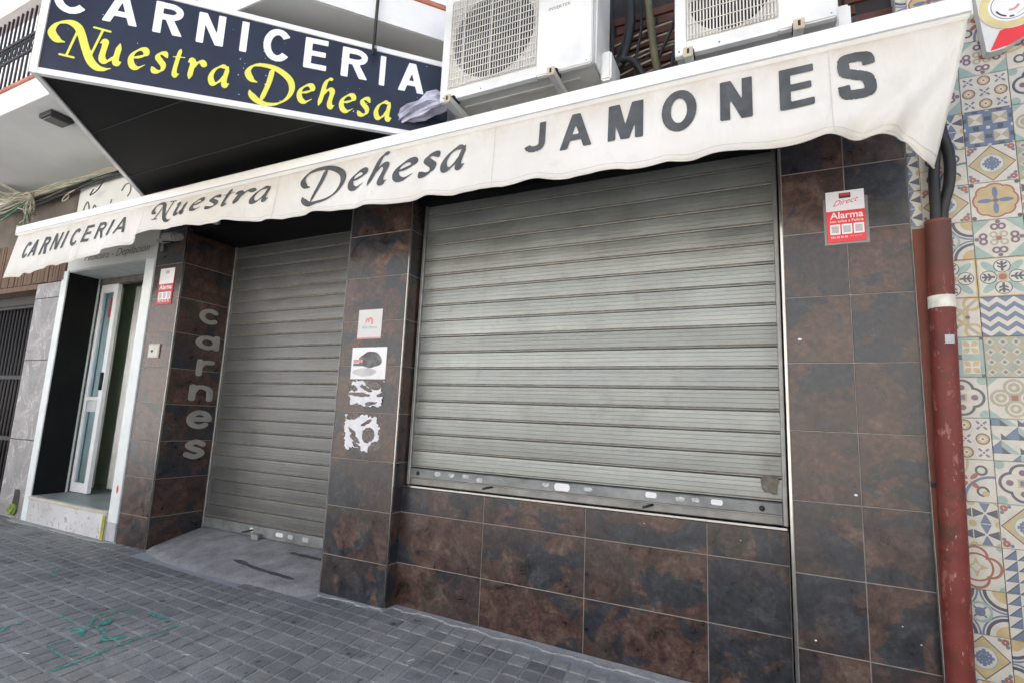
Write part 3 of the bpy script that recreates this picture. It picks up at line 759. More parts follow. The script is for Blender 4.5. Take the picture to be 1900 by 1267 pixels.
card('white_field', -5.400, -5.190, 2.30, 2.447, -.0068, STW, al2, .0008); card('shield', -5.315, -5.265, 2.395, 2.425, -.0078, STG, al2, .0005)
card('picture_strip', -5.385, -5.205, 2.155, 2.222, -.0070, STW, al2, .0008); put_text('lettering', 'Alarma', -5.385, 2.25, -.0073, .18, STW, al2, 0, .02)
put_text('lettering', '902 48 30 45', -5.385, 2.13, -.0073, .17, STW, al2, 0, .01)
for k in range(3): card('icon_picture', -5.375+k*.06, -5.335+k*.06, 2.162, 2.215, -.0080, STG, al2, .0005)
sw = thing('intercom_plate', (-5.33, -.01, 1.615), 'small beige square switch plate on the left tiled pillar', 'switch')
box('plate', -5.415, -5.255, -.012, -.0005, 1.617, 1.748, plain('beige_plate', (.45, .42, .37), .5, 0, .06, 9), sw, .004); box('frame', -5.40, -5.27, -.0145, -.0115, 1.632, 1.735, plain('beige_plate2', (.52, .49, .43), .45, 0, .06, 9), sw, .003)
tube('key_slot', [(-5.35, -.0145, 1.68), (-5.35, -.018, 1.68)], .012, STDK, sw, 10)
n1 = thing('notice_card', (-2.86, -.004, 1.72), 'white card with pink logo on the middle tiled pillar', 'notice')
card('paper', -2.972, -2.760, 1.722, 1.931, -.0006, plain('card_white', (.62, .61, .60), .6, 0, .05, 8), n1, .002); card('pink_foot', -2.972, -2.760, 1.722, 1.733, -.0028, STPINK, n1, .0005)
V = []
pk = stroke(ell(-2.862, 1.838, .017, .030, 175, -30, 14), .016); V, F = glyph_mesh(pk+stroke(ell(-2.888, 1.84, .012, .026, 190, 20, 10), .012), [], 0, .003)
mesh('logo', [(a, -.0033, b) for a, b in V], F, STPINK, n1); put_text('lettering', 'Alta clínica', -2.935, 1.795, -.0033, .135, STTEAL, n1, 0, .012)
n2 = thing('photo_notice', (-2.85, -.004, 1.44), 'white square notice with a smudged grey picture on the middle pillar', 'notice')
card('paper', -3.003, -2.696, 1.441, 1.663, -.0006, STW, n2, .002)
def blob(name, cx, cz, sx, sz, y, mat, parent, seed, n=30, rough=.2):
    rg2 = random.Random(seed); ph = [rg2.uniform(0, 6.28) for _ in range(6)]; V = []
    for k in range(n):
        g = 2*math.pi*k/n; q = 1+rough*sum(math.sin((i+2)*g+ph[i])/(i+1.5) for i in range(6))
        V.append((cx+math.cos(g)*sx*q, y, cz+math.sin(g)*sz*q))
    return mesh(name, V, [tuple(range(n))], mat, parent)
PIC1 = plain('smudge_grey', (.16, .16, .16), .6, 0, .5, 14); PIC2 = plain('pale_grey_print', (.52, .53, .52), .6, 0, .15, 9)
blob('picture', -2.835, 1.575, .095, .060, -.0032, PIC1, n2, 3, 40, .1); card('picture_bar', -2.985, -2.86, 1.532, 1.552, -.003, PIC1, n2, .0006)
card('picture_band', -2.985, -2.90, 1.556, 1.578, -.0033, STPINK, n2, .0004); blob('picture_foot', -2.88, 1.49, .10, .030, -.0029, PIC2, n2, 8, 40, .08)
HOLES = {5: [(.45, .75, .55, .45, -.4), (-.35, -.1, .62, .16, -.1), (.0, .35, .12, .4, .9), (-.7, .35, .2, .3, .3), (.95, -.05, .35, .12, .5), (.3, -.75, .3, .12, .2)],
         12: [(.42, -.08, .34, .40, .0), (-.35, -.30, .13, .34, .9), (-.28, -.62, .12, .3, 1.0), (-.5, .05, .10, .22, .8), (.95, -.85, .5, .42, -.6), (-.55, .85, .35, .14, .2), (.25, .55, .3, .08, .5), (-.25, -.85, .3, .1, .1)]}
def torn(name, x0, x1, z0, z1, seed, label):
    """paper remnant: grid cells kept where a ragged field says so"""
    rg2 = random.Random(seed); nx, nz = 90, 84
    gx, gy = np.meshgrid(np.linspace(-1.15, 1.15, nx), np.linspace(-1.15, 1.15, nz), indexing='ij')
    ph = [(rg2.uniform(-1, 1), rg2.uniform(-1, 1), rg2.uniform(0, 6.28), rg2.uniform(4, 40)) for _ in range(26)]
    nz_ = sum(np.sin(gx*p[0]*p[3]+gy*p[1]*p[3]+p[2])/math.sqrt(2+p[3]*.5) for p in ph)
    D = np.maximum(np.abs(gx)-.92, np.abs(gy)-.9)+.055*nz_
    for (hx, hy, ax, ay, rot_) in HOLES[seed]:
        c, s_ = math.cos(rot_), math.sin(rot_); px, py = (gx-hx)*c+(gy-hy)*s_, -(gx-hx)*s_+(gy-hy)*c
        D = np.maximum(D, 1*(-(np.hypot(px/ax, py/ay)-1)*min(ax, ay))-.02*nz_)
    V, F, key = [], [], {}
    def nd(i, j):
        if (i, j) not in key: key[(i, j)] = len(V); V.append((x0+(x1-x0)*(gx[i, j]+1)/2, -.0022, z0+(z1-z0)*(gy[i, j]+1)/2))
        return key[(i, j)]
    def cr(a, b):
        k = (min(a, b), max(a, b))
        if k not in key:
            t = D[k[0]]/(D[k[0]]-D[k[1]]); p = [x0+(x1-x0)*(gx[q]+1)/2 for q in k]; z = [z0+(z1-z0)*(gy[q]+1)/2 for q in k]
            key[k] = len(V); V.append((p[0]+(p[1]-p[0])*t, -.0022, z[0]+(z[1]-z[0])*t))
        return key[k]
    for i in range(nx-1):
        for j in range(nz-1):
            c = [(i, j), (i+1, j), (i+1, j+1), (i, j+1)]; f = []
            for k in range(4):
                a, b = c[k], c[(k+1) % 4]
                if D[a] < 0: f.append(nd(*a))
                if (D[a] < 0) != (D[b] < 0): f.append(cr(a, b))
            if len(f) > 2: F.append(tuple(f))
    V = [(x, -.0026-.0022*(1+math.sin(x*61+z*23+seed))*abs(math.sin(x*17-z*31)), z) for x, y, z in V]
    o = mesh(name, V, F, PAPER, None, True); md = o.modifiers.new('t', 'SOLIDIFY'); md.thickness = .0008; md.offset = 0
    return tag(o, label, 'torn notice')
GLUE = plain('glue_residue', (.15, .13, .115), .6, 0, .4, 50)
for k_, (cx_, cz_, sx_, sz_) in enumerate([(-2.86, 1.34, .15, .085), (-2.80, 1.04, .12, .10), (-2.93, 1.10, .07, .11)]): blob('glue_patch', cx_, cz_, sx_, sz_, -.0009-.0003*k_, GLUE, pillar_m, 20+k_, 60, .14)
torn('torn_notice', -3.0, -2.70, 1.25, 1.437, 5, 'ragged white paper remnant directly below the square picture notice')
torn('torn_notice', -3.02, -2.71, .945, 1.20, 12, 'lowest and largest torn white paper remnant on the middle pillar')
for k, (x, z, s) in enumerate([(-.215, 1.645, .010), (-.02, .94, .008), (.18, .36, .004), (.12, .42, .003), (-.2, .30, .006), (-.5, .665, .003), (-.97, .69, .003)]):
    scrap('paint_fleck', x, z, s, s*.6, (-.001 if x > -.28 else YB-.001), STW, pillar_r if x > -.28 else base, k+40, .5)

# ---------------------------------------------------------------- upper wall of the shop, between awning and balcony
box('upper_wall', -5.51, .25, .10, .62, 3.16, 9.4, WALLW, shop); 
box('building_mass', -5.51, .25, .62, 7, -.1, 9.4, WALLW, shop)
brickwall = box('brick_course_wall', -2.0, .25, .06, .0995, 2.86, 4.4, MORTAR_SHADED, shop)
bz = 2.88; r_ = 0
while bz < 3.7:
    x = -1.95+(.06 if r_ % 2 else 0)
    while x < .1:
        if x > -1.3 and x < .2: box('brick', x, x+.235, .045, .062, bz, bz+.05, BRICK_SHADED, brickwall, .002)
        x += .25
    bz += .064; r_ += 1
box('slate_patch', -.04, .11, .03, .05, 2.87, 3.3, SLATE, shop)

# ================================================================= awning
YA, ZT = -.50, 2.785
BOT = [(-7.101, 2.365), (-6.776, 2.355), (-6.697, 2.343), (-6.609, 2.375), (-6.5, 2.358), (-6.327, 2.39), (-6.096, 2.403), (-6.044, 2.39), (-5.917, 2.413), (-5.757, 2.41), (-5.487, 2.439), (-5.23, 2.469), (-5.006, 2.491), (-4.923, 2.54), (-4.779, 2.551), (-4.57, 2.557), (-4.348, 2.551), (-4.102, 2.528), (-3.844, 2.528), (-3.605, 2.493), (-3.236, 2.459), (-3.002, 2.469), (-2.81, 2.453), (-2.365, 2.438), (-2.286, 2.433), (-2.07, 2.441), (-1.899, 2.418), (-1.739, 2.44), (-1.591, 2.41), (-1.388, 2.427), (-1.23, 2.406), (-1.075, 2.416), (-.932, 2.394), (-.748, 2.411), (-.642, 2.392), (-.437, 2.399), (-.331, 2.383), (-.24, 2.386), (-.125, 2.389), (-.004, 2.362), (.119, 2.366), (.165, 2.352), (.23, 2.30), (.275, 2.275), (.36, 2.26)]
bx_, bz_ = [p[0] for p in BOT], [p[1] for p in BOT]
XL, XR = -6.94, .357
def vzb(x): return float(np.interp(x, bx_, bz_))
def vy(x, s):
    """depth of the cloth at position x and drop s (0 top .. 1 hem)"""
    rip = .015*math.sin(x*13.6+.8*math.sin(x*2.1))+.007*math.sin(x*29+1.7)+.006*math.sin(x*5.3)
    rip *= (.35+.65*min(1, max(0, (x+6.9)/1.5))) if x < -5.4 else 1
    y = YA+s*s*rip-.020*s*(1 if x > -4.3 else 1.3)
    e = max(0, min(1, (x-.02)/.33)); y += e*e*s**1.3*.16
    y += .030*s*math.exp(-((x-.14-.28*(1-s))/.035)**2)-.026*s*math.exp(-((x-.05-.34*(1-s))/.04)**2)+.02*s*math.exp(-((x+.03-.40*(1-s))/.035)**2)-.012*s*math.exp(-((x+.12-.4*(1-s))/.04)**2)
    y += .03*s*math.exp(-((x+5.0)/.12)**2)
    return y
def vx(x, s):
    e = max(0, min(1, (x-.12)/.237)); return x-e*.105*s**1.1-(.0 if x > -6.6 else (-6.6-x)*.25*s)
def vpt(x, s, off=0):
    zb = vzb(x); return (vx(x, s), vy(x, s)-off, ZT-(ZT-zb)*s)
def vmap(x, z):
    s = max(0, (ZT-z)/(ZT-vzb(x))); return vpt(x, s, .0035)
awn = thing('shop_awning', (-3.3, -.3, 2.9), 'retracted cream awning with lettered valance across the shop front', 'awning')
NX, NS = 420, 16; V = []; F = []
for i in range(NX+1):
    x = XL+(XR-XL)*i/NX
    for j in range(NS+1): V.append(vpt(x, j/NS))
for i in range(NX):
    for j in range(NS):
        a = i*(NS+1)+j; F.append((a, a+NS+1, a+NS+2, a+1))
val = mesh('valance', V, F, FABRIC, awn, True, False)
val.location = -wloc(awn)
md = val.modifiers.new('t', 'SOLIDIFY'); md.thickness = .0015; md.offset = 1
V, F = tubevf([vpt(XL+(XR-XL)*i/NX, 1.0) for i in range(NX+1)], .0035, 6); mesh('hem', V, F, FABRIC, val, True, False).location = (0, 0, 0)
STITCH = plain('seam_thread', (.60, .57, .51), .9, 0, .1, 30)
def vstrip(pts, hw, horiz):
    V, F = [], []
    for x, s_ in pts:
        for q in (-1, 1): V.append(vpt(x+(0 if horiz else q*hw), min(1, s_+(q*hw/.38 if horiz else 0)), .0022))
    for i in range(len(pts)-1): F.append((2*i, 2*i+1, 2*i+3, 2*i+2))
    return V, F
V, F = vstrip([(XL+(XR-XL)*i/NX, .925) for i in range(NX+1)], .0016, True); mesh('hem_stitch', V, F, STITCH, val)
for xs_ in (-5.72, -4.86, -3.32, -1.66, -.10):
    V, F = vstrip([(xs_, j/20) for j in range(21)], .0022, False); mesh('seam', V, F, STITCH, val)
# front bar (rounded box profile), bowed slightly like the photo's bar
prof = [(-.512, 2.792), (-.519, 2.80), (-.521, 2.83), (-.519, 2.862), (-.508, 2.878), (-.49, 2.882), (-.455, 2.880), (-.448, 2.85), (-.450, 2.795), (-.47, 2.784), (-.50, 2.784)]
def barvf(x0, x1, prof):
    n = len(prof); V = [(x, y, z) for x in (x0, x1) for y, z in prof]
    return V, [(i, (i+1) % n, n+(i+1) % n, n+i) for i in range(n)]+[tuple(range(n)), tuple(range(2*n-1, n-1, -1))]
V, F = barvf(XL-.01, XR+.004, prof); bar = mesh('front_bar', V, F, BARW, awn)
V, F = barvf(XL-.01, XR+.004, [(-.5225, 2.796), (-.5235, 2.801), (-.5205, 2.804), (-.5195, 2.797)]); mesh('bar_groove', V, F, STG, bar)
for x in (XL-.016, XR+.004): box('end_cap', x, x+.006, -.522, -.447, 2.783, 2.883, plain('cap_plastic', (.7, .69, .66), .5), bar, .002)
# roof cloth back to the roller, roller, arms
V = []; F = []
for i in range(41):
    x = XL+.03+(XR-XL-.06)*i/40
    for j in range(5): V.append((x, -.46+.34*j/4, 2.874+.03*j/4-.008*math.sin(math.pi*j/4)))
for i in range(40):
    for j in range(4):
        a = i*5+j; F.append((a, a+5, a+6, a+1))
o = mesh('roof_cloth', V, F, FABRIC, awn, True, False); o.location = -wloc(awn)
tube('roller', [(XL+.05, -.10, 2.90), (XR-.05, -.10, 2.90)], .045, FABRIC, awn, 16)
for a, b in ((-6.6, -4.9), (-4.6, -2.9), (-2.2, -.2)):
    tube('folding_arm', [(a, -.30, 2.82), ((a+b)/2, -.22, 2.82), (b, -.42, 2.83)], .022, BARW, awn, 8)
for x in (-6.7, -4.75, -2.55, .1): box('wall_bracket', x-.03, x+.03, -.15, .06, 2.82, 2.96, BARW, awn, .006)
# lettering
its = []
for ch, x0, x1, z0, z1 in [('J', -1.479, -1.362, 2.578, 2.745), ('A', -1.283, -1.113, 2.562, 2.749), ('M', -1.031, -.862, 2.554, 2.747), ('O', -.777, -.621, 2.548, 2.748), ('N', -.522, -.391, 2.546, 2.742), ('E', -.286, -.158, 2.546, 2.738), ('S', -.074, .056, 2.538, 2.740)]:
    h = z1-z0; its.append((cap(ch, (x1-x0)/h, .21), [], 0, boxfx(x0, z0, h, h)))
put_letters('lettering', its, vmap, INK, val, .026)
its = []
for ch, x0, wd, z0, z1 in [('C', -6.76, .105, 2.53, 2.685), ('A', -6.634, .13, 2.532, 2.692), ('R', -6.43, .12, 2.53, 2.70), ('N', -6.245, .135, 2.55, 2.712), ('I', -6.055, .034, 2.556, 2.714), ('C', -5.935, .13, 2.563, 2.714), ('E', -5.725, .115, 2.572, 2.722), ('R', -5.53, .125, 2.582, 2.725), ('I', -5.335, .034, 2.588, 2.725), ('A', -5.24, .15, 2.593, 2.728)]:
    h = z1-z0; its.append((cap(ch, wd/h, .2), [], 0, boxfx(x0, z0, h, h, .36)))
put_letters('lettering', its, vmap, INK, val, .034)
its = []
for ch, x0, x1, z0, un in [('D', -3.13, -2.72, 2.575, .118), ('e', -2.69, -2.555, 2.572, .118), ('h', -2.54, -2.375, 2.570, .128), ('e', -2.345, -2.185, 2.572, .118), ('s', -2.155, -2.03, 2.568, .128), ('a', -2.00, -1.835, 2.574, .13)]:
    P_, C_ = script(ch, .30 if ch != 'D' else .27, 44); wmax = {'D': 2.2, 'e': .85, 'h': .98, 's': .75, 'a': 1.05}[ch]
    its.append((P_, C_, .02, boxfx(x0, z0, (x1-x0)/wmax*.96, un*1.03, .26)))
put_letters('lettering', its, vmap, INK, val, .04)
its = []
for ch, x0, x1, z0, un in [('N', -4.76, -4.43, 2.64, .082), ('u', -4.46, -4.295, 2.648, .09), ('e', -4.25, -4.11, 2.655, .083), ('s', -4.07, -3.92, 2.648, .083), ('t', -3.91, -3.78, 2.642, .085), ('r', -3.78, -3.56, 2.636, .085), ('a', -3.585, -3.375, 2.618, .097)]:
    P_, C_ = script(ch, .28, 46); wmax = {'N': 2.4, 'u': 1.05, 'e': .85, 's': .75, 't': .66, 'r': .8, 'a': 1.05}[ch]
    its.append((P_, C_, .02, boxfx(x0-.012, z0, (x1-x0)/wmax*.95, un*1.05, .5)))
put_letters('lettering', its, vmap, INK, val, .045)

# ================================================================= wedge-shaped shop sign
ZS = 2.96; AP = Vector((-3.915, -1.646, ZS)); DR = Vector((.76754, .64100, 0)); DL = Vector((-.699, .715, 0)).normalized()
UR, UL = 2.27, 2.05
def stop(u): return .655-.048*max(0, u)
sign = thing('shop_sign', AP+Vector((0, 1.2, 0)), 'dark wedge-shaped projecting sign with white and yellow lettering and white frame', 'sign')
NR = Vector((DR.y, -DR.x, 0))
def sp_(u, v, off=0): return AP+DR*u+Vector((0, 0, v))+NR*off
def sl_(u, v): return AP+DL*u+Vector((0, 0, v))
A0, A1, A2 = sp_(0, 0), sp_(UR, 0), sl_(UL, 0)
V = [sp_(.0, .012), sp_(UR, .012), sp_(UR, stop(UR)), sp_(0, stop(0))]
mesh('face', [sp_(.02, .02, -.004), sp_(UR-.02, .02, -.004), sp_(UR-.02, stop(UR)-.02, -.004), sp_(.02, stop(0)-.02, -.004)], [(0, 1, 2, 3)], SIGNBLUE, sign)
mesh('side_face', [sl_(.02, .02), sl_(UL, .02), sl_(UL, .62), sl_(.02, .65)], [(0, 1, 2, 3)], SIGNBLUE, sign)
mesh('underside', [A0+Vector((0, .02, .006)), A2+Vector((0, 0, .006)), A1+Vector((0, 0, .006))], [(0, 1, 2)], DARKP, sign)
mesh('top_cover', [sp_(0.01, stop(0)-.01, -.01), sp_(UR, stop(UR)-.01, -.01), sl_(UL, .62)], [(0, 1, 2)], DARKP, sign)
def beam(name, p, q, wv, hv, mat, parent):
    """bar from p to q with cross-section vectors"""
    V = [p, p+wv, p+wv+hv, p+hv, q, q+wv, q+wv+hv, q+hv]
    return mesh(name, V, [(0, 1, 2, 3), (7, 6, 5, 4), (0, 4, 5, 1), (1, 5, 6, 2), (2, 6, 7, 3), (3, 7, 4, 0)], mat, parent)
Z = Vector((0, 0, 1))
fw_ = .034
beam('frame_bar', sp_(0, -.004, .004), sp_(UR, -.004, .004), -NR*.03, Z*fw_, SIGNW, sign)
beam('frame_bar', sp_(0, stop(0)-fw_, .004), sp_(UR, stop(UR)-fw_, .004), -NR*.03, Z*fw_, SIGNW, sign)
beam('frame_bar', sp_(-.008, -.004, .006), sp_(-.008, stop(0), .006), DR*.036, -NR*.03, SIGNW, sign)
NL = Vector((DL.y, -DL.x, 0))*-1
beam('frame_bar', A0+Vector((0, 0, -.006)), A2+Vector((0, 0, -.006)), Vector((.6, .3, 0))*.045, Z*.03, SIGNW, sign)
its = []
for ch, a, b, c, d in [('C', .035, .203, .386, .590), ('A', .278, .453, .380, .575), ('R', .531, .680, .371, .570), ('N', .757, .902, .360, .557), ('I', .991, 1.030, .354, .552), ('C', 1.118, 1.270, .336, .545), ('E', 1.352, 1.486, .330, .535), ('R', 1.573, 1.730, .321, .522), ('I', 1.806, 1.840, .306, .510), ('A', 1.925, 2.090, .298, .500)]:
    h = d-c; its.append((cap(ch, (b-a)/h, .2), [], 0, boxfx(a, c, h, h)))
put_letters('lettering', its, lambda u, v: sp_(u, v, -.0015), VINYLW, sign, .026)
its = []
for ch, a, b, c, un in [('N', .045, .362, .122, .132), ('u', .284, .405, .128, .128), ('e', .438, .524, .124, .130), ('s', .556, .624, .123, .130), ('t', .650, .708, .120, .128), ('r', .730, .818, .119, .122), ('a', .852, .962, .112, .128), ('D', 1.04, 1.305, .102, .122), ('e', 1.338, 1.424, .098, .124), ('h', 1.45, 1.556, .094, .126), ('e', 1.584, 1.668, .085, .122), ('s', 1.694, 1.76, .078, .124), ('a', 1.795, 1.90, .077, .124)]:
    P_, C_ = script(ch, .30 if ch not in 'ND' else .31, 38); wmax = {'N': 2.36, 'D': 2.15, 'e': .8, 'h': .94, 's': .72, 'a': 1.0, 'u': 1.0, 't': .62, 'r': .76}[ch]
    its.append((P_, C_, .022, boxfx(a, c, (b-a)/wmax, un, .05)))
put_letters('lettering', its, lambda u, v: sp_(u, v, -.0015), VINYLY, sign, .034)
rg = random.Random(11)
fl = []
for k in range(46):
    u = rg.uniform(.9, 2.1) if k > 10 else rg.uniform(.1, 2.1); v = rg.uniform(.05, .5); s = rg.uniform(.0015, .0045)
    fl.append(([sp_(u-s, v, -.0012), sp_(u+s, v-s*.5, -.0012), sp_(u, v+s, -.0012)], [(0, 1, 2)]))
V, F = joinvf(fl); o = mesh('droppings', V, F, VINYLW, sign); o['kind'] = 'stuff'
for q in (.34, .67):
    beam('reflection_strip', A0.lerp(A1, q)+Vector((0, 0, .0015)), A0.lerp(A2, q)+Vector((0, 0, .0015)), Vector((.004, .003, 0)), Z*.004, plain('seam%d' % int(q*100), (.03, .03, .028), .6), sign)  # thin paler strips added to paint faint reflections on the underside
rp_ = sp_(1.76, stop(1.76), -.02)
tube('hanger_rod', [rp_+Vector((.045, -.054, -.10)), Vector((rp_.x+.045, rp_.y-.054, 4.6))], .010, IRON, sign, 8)
beam('rod_clip', rp_+Vector((.03, -.036, -.06)), rp_+Vector((.05, -.06, -.06)), DR*.02, Z*.02, STEEL, sign)

# ================================================================= balcony above
def polyprism(name, pts, z0, z1, mat, parent=None):
    n = len(pts); V = [(x, y, z0) for x, y in pts]+[(x, y, z1) for x, y in pts]
    return mesh(name, V, [tuple(range(n-1, -1, -1)), tuple(range(n, 2*n))]+[(i, (i+1) % n, n+(i+1) % n, n+i) for i in range(n)], mat, parent)
balc = thing('balcony', (-7, -.4, 3.6), 'white balcony slab with red tile edge and dark iron railing', 'balcony')
polyprism('slab', [(-11.5, -.93), (-2.93, -.93), (-2.0, .1), (-11.5, .1)], 3.7, 3.925, SOFFIT, balc)
polyprism('tile_edge', [(-11.52, -.955), (-2.92, -.955), (-1.965, .1), (-11.52, .1)], 3.9255, 3.955, REDTILE, balc)
rail = balc
box('fascia', -11.5, -2.936, -.938, -.9305, 3.702, 3.9245, WHITE, balc)  # white strip added to paint the slab face as brightly lit
beam('fascia', Vector((-2.926, -.936, 3.702)), Vector((-2.0, .092, 3.702)), Vector((.743, -.67, 0))*.006, Z*.2225, WHITE, balc)  # same added brightening strip on the angled side
for xa in np.arange(-7.25, -5.3, .088):
    tube('railing_bar', [(xa, -.87, 3.955), (xa, -.87, 4.82)], .0095, IRON, balc, 6)
tube('railing_rail', [(-11.4, -.87, 4.02), (-2.9, -.87, 4.02)], .012, IRON, balc, 6)
tube('railing_rail', [(-11.4, -.87, 4.52), (-2.9, -.87, 4.52)], .014, IRON, balc, 6)
tube('railing_rail', [(-11.4, -.87, 4.35), (-2.9, -.87, 4.35)], .014, IRON, balc, 6)
for k, xa in enumerate(np.arange(-7.2, -5.3, .088)):
    c = [(xa+.03*math.cos(g), -.87, 4.435+.05*math.sin(g)) for g in np.linspace(0, 6.28, 15)]
    V, F = tubevf(c, .008, 5, False); mesh('railing_scroll', V, F, IRON, balc, True)
box('handrail', -11.4, -2.9, -.94, -.80, 4.82, 4.90, WHITE, balc, .01)
jb = thing('junction_box', (-5.97, -.72, 3.7), 'small black metal box fixed under the balcony slab', 'junction box')
box('body', -6.08, -5.88, -.82, -.64, 3.655, 3.699, IRON, jb, .006); box('lid', -6.06, -5.92, -.80, -.66, 3.645, 3.6545, plain('lid_grey', (.12, .12, .12), .5), jb, .003)

# ================================================================= air conditioners
def ac(x0, x1, z0, z1, yf, dp, label, wires, text=None):
    t = thing('air_conditioner', ((x0+x1)/2, yf+dp/2, z0), label, 'air conditioner', 'air conditioner outdoor units above the awning')
    W = x1-x0; gx0, gx1 = x0+.055, x0+W*.665; gz0, gz1 = z0+.065, z0+.065+(gx1-gx0)*1.02
    cx, cz, R_ = (gx0+gx1)/2, (gz0+gz1)/2, (gx1-gx0)/2*.93
    bm = bmesh.new()
    bbox(bm, x0, x1, yf+.03, yf+dp, z0+.03, z1, .006)                      # body behind the front panel, shroud and black disc give the hollow look
    cab = bmake('cabinet_back', bm, ACW, t)
    # front panel with a round opening
    n = 48; V = []; F = []
    for k in range(n):
        g = 2*math.pi*k/n; c, s = math.cos(g), math.sin(g); m_ = max(abs(c)/((gx1-gx0)/2), abs(s)/((gz1-gz0)/2))
        V += [(cx+c*R_, yf+.006, cz+s*R_), (cx+c/m_, yf+.006, cz+s/m_), (cx+c*R_, yf+.0295, cz+s*R_)]
    for k in range(n):
        a, b = 3*k, 3*((k+1) % n); F += [(a, a+1, b+1, b), (a, b, b+2, a+2)]
    mesh('fan_shroud', V, F, ACG, t)
    V = [(cx+math.cos(2*math.pi*k/n)*R_*1.0, yf+.0285, cz+math.sin(2*math.pi*k/n)*R_*1.0) for k in range(n)]
    mesh('fan_dark_disc', V, [tuple(range(n))], BLACK, t)  # flat black disc painted as the dark inside the opening
    V = []; F = []
    for k in range(3):
        g = RAD(120*k+20); o = len(V)
        for q in range(7):
            a = g+RAD(72)*q/6
            V += [(cx+math.cos(a)*R_*.2, yf+.024-.008*q/6, cz+math.sin(a)*R_*.2), (cx+math.cos(a+.2)*R_*.9, yf+.024-.012*q/6, cz+math.sin(a+.2)*R_*.9)]
        for q in range(6): F.append((o+2*q, o+2*q+1, o+2*q+3, o+2*q+2))
    mesh('fan_blades', V, F, plain('fan_grey', (.05, .05, .05), .6), t)
    # panel frame round the grille and plain service cover
    bm = bmesh.new()
    bbox(bm, x0, gx0, yf, yf+.031, z0, z1, .004); bbox(bm, gx0, gx1, yf, yf+.031, z0, gz0, 0); bbox(bm, gx0, gx1, yf, yf+.031, gz1, z1, 0)
    bmake('front_frame', bm, ACW, t)
    cov = box('service_cover', gx1, x1, yf-.004, yf+.031, z0+.0, z1, ACW, t, .006, 2)
    box('side_cover', x1, x1+.012, yf+.04, yf+dp-.05, z0+.02, z0+.55, ACW, t, .004)
    box('valve_cover', x1+.012, x1+.07, yf+dp*.35, yf+dp-.02, z0-.03, z0+.14, ACW, t, .01, 2)
    box('bottom_plate', x0+.004, x1-.004, yf+.012, yf+dp-.004, z0+.012, z0+.0295, ACB, t)
    for k, q in enumerate((.3, .62)): box('bottom_rib', x0+W*.12, x1-W*.1, yf+dp*q, yf+dp*q+.03, z0+.004, z0+.0118, ACB, t, .003)
    g = []
    if wires == 'grid':
        k = gx0+.006
        while k < gx1: g.append(boxvf(k-.0022, k+.0022, yf-.010, yf-.005, gz0+.004, gz1-.004)); k += .0165
        k = gz0+.012
        while k < gz1: g.append(boxvf(gx0+.004, gx1-.004, yf-.0135, yf-.0105, k-.0022, k+.0022)); k += .042
        for q in (.18, .5, .82): g.append(boxvf(gx0+(gx1-gx0)*q-.003, gx0+(gx1-gx0)*q+.003, yf-.016, yf-.0137, gz0, gz1))
    else:
        k = gx0+.006
        while k < gx1: g.append(boxvf(k-.003, k+.003, yf-.010, yf-.004, gz0+.002, gz1)); k += .0145
        k = gz0+.02
        while k < gz1: g.append(boxvf(gx0+.004, gx1-.004, yf-.0135, yf-.0105, k-.0015, k+.0015)); k += .06
    V, F = joinvf(g); mesh('fan_grille', V, F, ACG, t)
    for f in (.10, .78):
        xb = x0+W*f
        br = box('bracket', xb-.018, xb+.018, yf-.05, .09, z0-.05, z0-.012, ACB, t, .003)
        box('foot', xb-.022, xb+.022, yf-.02, yf+.05, z0-.0115, z0+.0115, BLACK, t, .004)
        box('bracket_cap', xb-.022, xb+.022, yf-.06, yf-.0495, z0-.055, z0-.005, BEIGE, br, .004)
        box('cap_slot', xb-.004, xb+.006, yf-.0625, yf-.0605, z0-.042, z0-.018, BLACK, br)
    for f in (.03, .3, .97): tube('screw', [(x0+W*f, yf-.001, z0+.02), (x0+W*f, yf-.005, z0+.02)], .004, STEEL, t, 8)
    if text: put_text('lettering', text, x0+W*.735, z0+.375, yf-.0052, .125, INKG, t, 0, .0)
    return t
ac(-2.082, -1.140, 3.058, 3.80, -.45, .34, 'white air conditioner with square grid grille beside the dark sign', 'grid', 'INVERTER')
ac(-.724, -.055, 2.968, 3.55, -.45, .33, 'smaller stained air conditioner with vertical grille bars above JAMONES', 'bars')
# pipes and cables in the gap between the units
def cable(pts, r, mat, label, group=None, name='cable', n=6, sm=6):
    return tag(tube(name, pts, r, mat, None, n, sm), label, 'cable', group)
cable([(-.93, -.10, 3.75), (-.90, -.12, 3.45), (-.87, -.13, 3.2), (-.83, -.12, 3.05), (-.80, -.1, 2.9)], .021, CABY, 'thick olive conduit running down between the air conditioners', None, 'conduit', 10)
cable([(-1.03, -.09, 3.75), (-1.02, -.10, 3.5), (-1.06, -.12, 3.28), (-1.12, -.10, 3.2), (-1.10, -.08, 2.9)], .026, CABB, 'black insulated pipe bending down beside the larger air conditioner', None, 'insulated_pipe', 10)
cable([(-1.10, -.13, 3.27), (-1.0, -.15, 3.24), (-.93, -.14, 3.12), (-.88, -.1, 3.0)], .016, CABB, 'short black hose crossing the olive conduit between the units', None, 'hose', 8)
bk = thing('wall_cables', (-1.0, -.05, 3.1), 'thin cables strung across the dark wall between the two air conditioners', 'cables')
for k, (za, zb) in enumerate([(3.18, 3.32), (3.10, 3.26), (3.33, 3.44), (3.02, 3.1), (3.40, 3.50), (3.24, 3.36), (3.29, 3.37), (3.0, 3.2)]):
    tube('cable', [(-1.35, -.04, za), (-1.1, -.07, za+(zb-za)*.35-.012), (-.9, -.08, za+(zb-za)*.6), (-.65, -.05, zb)], .0055, CABB if k % 4 == 3 else CABW, bk, 6, 6)
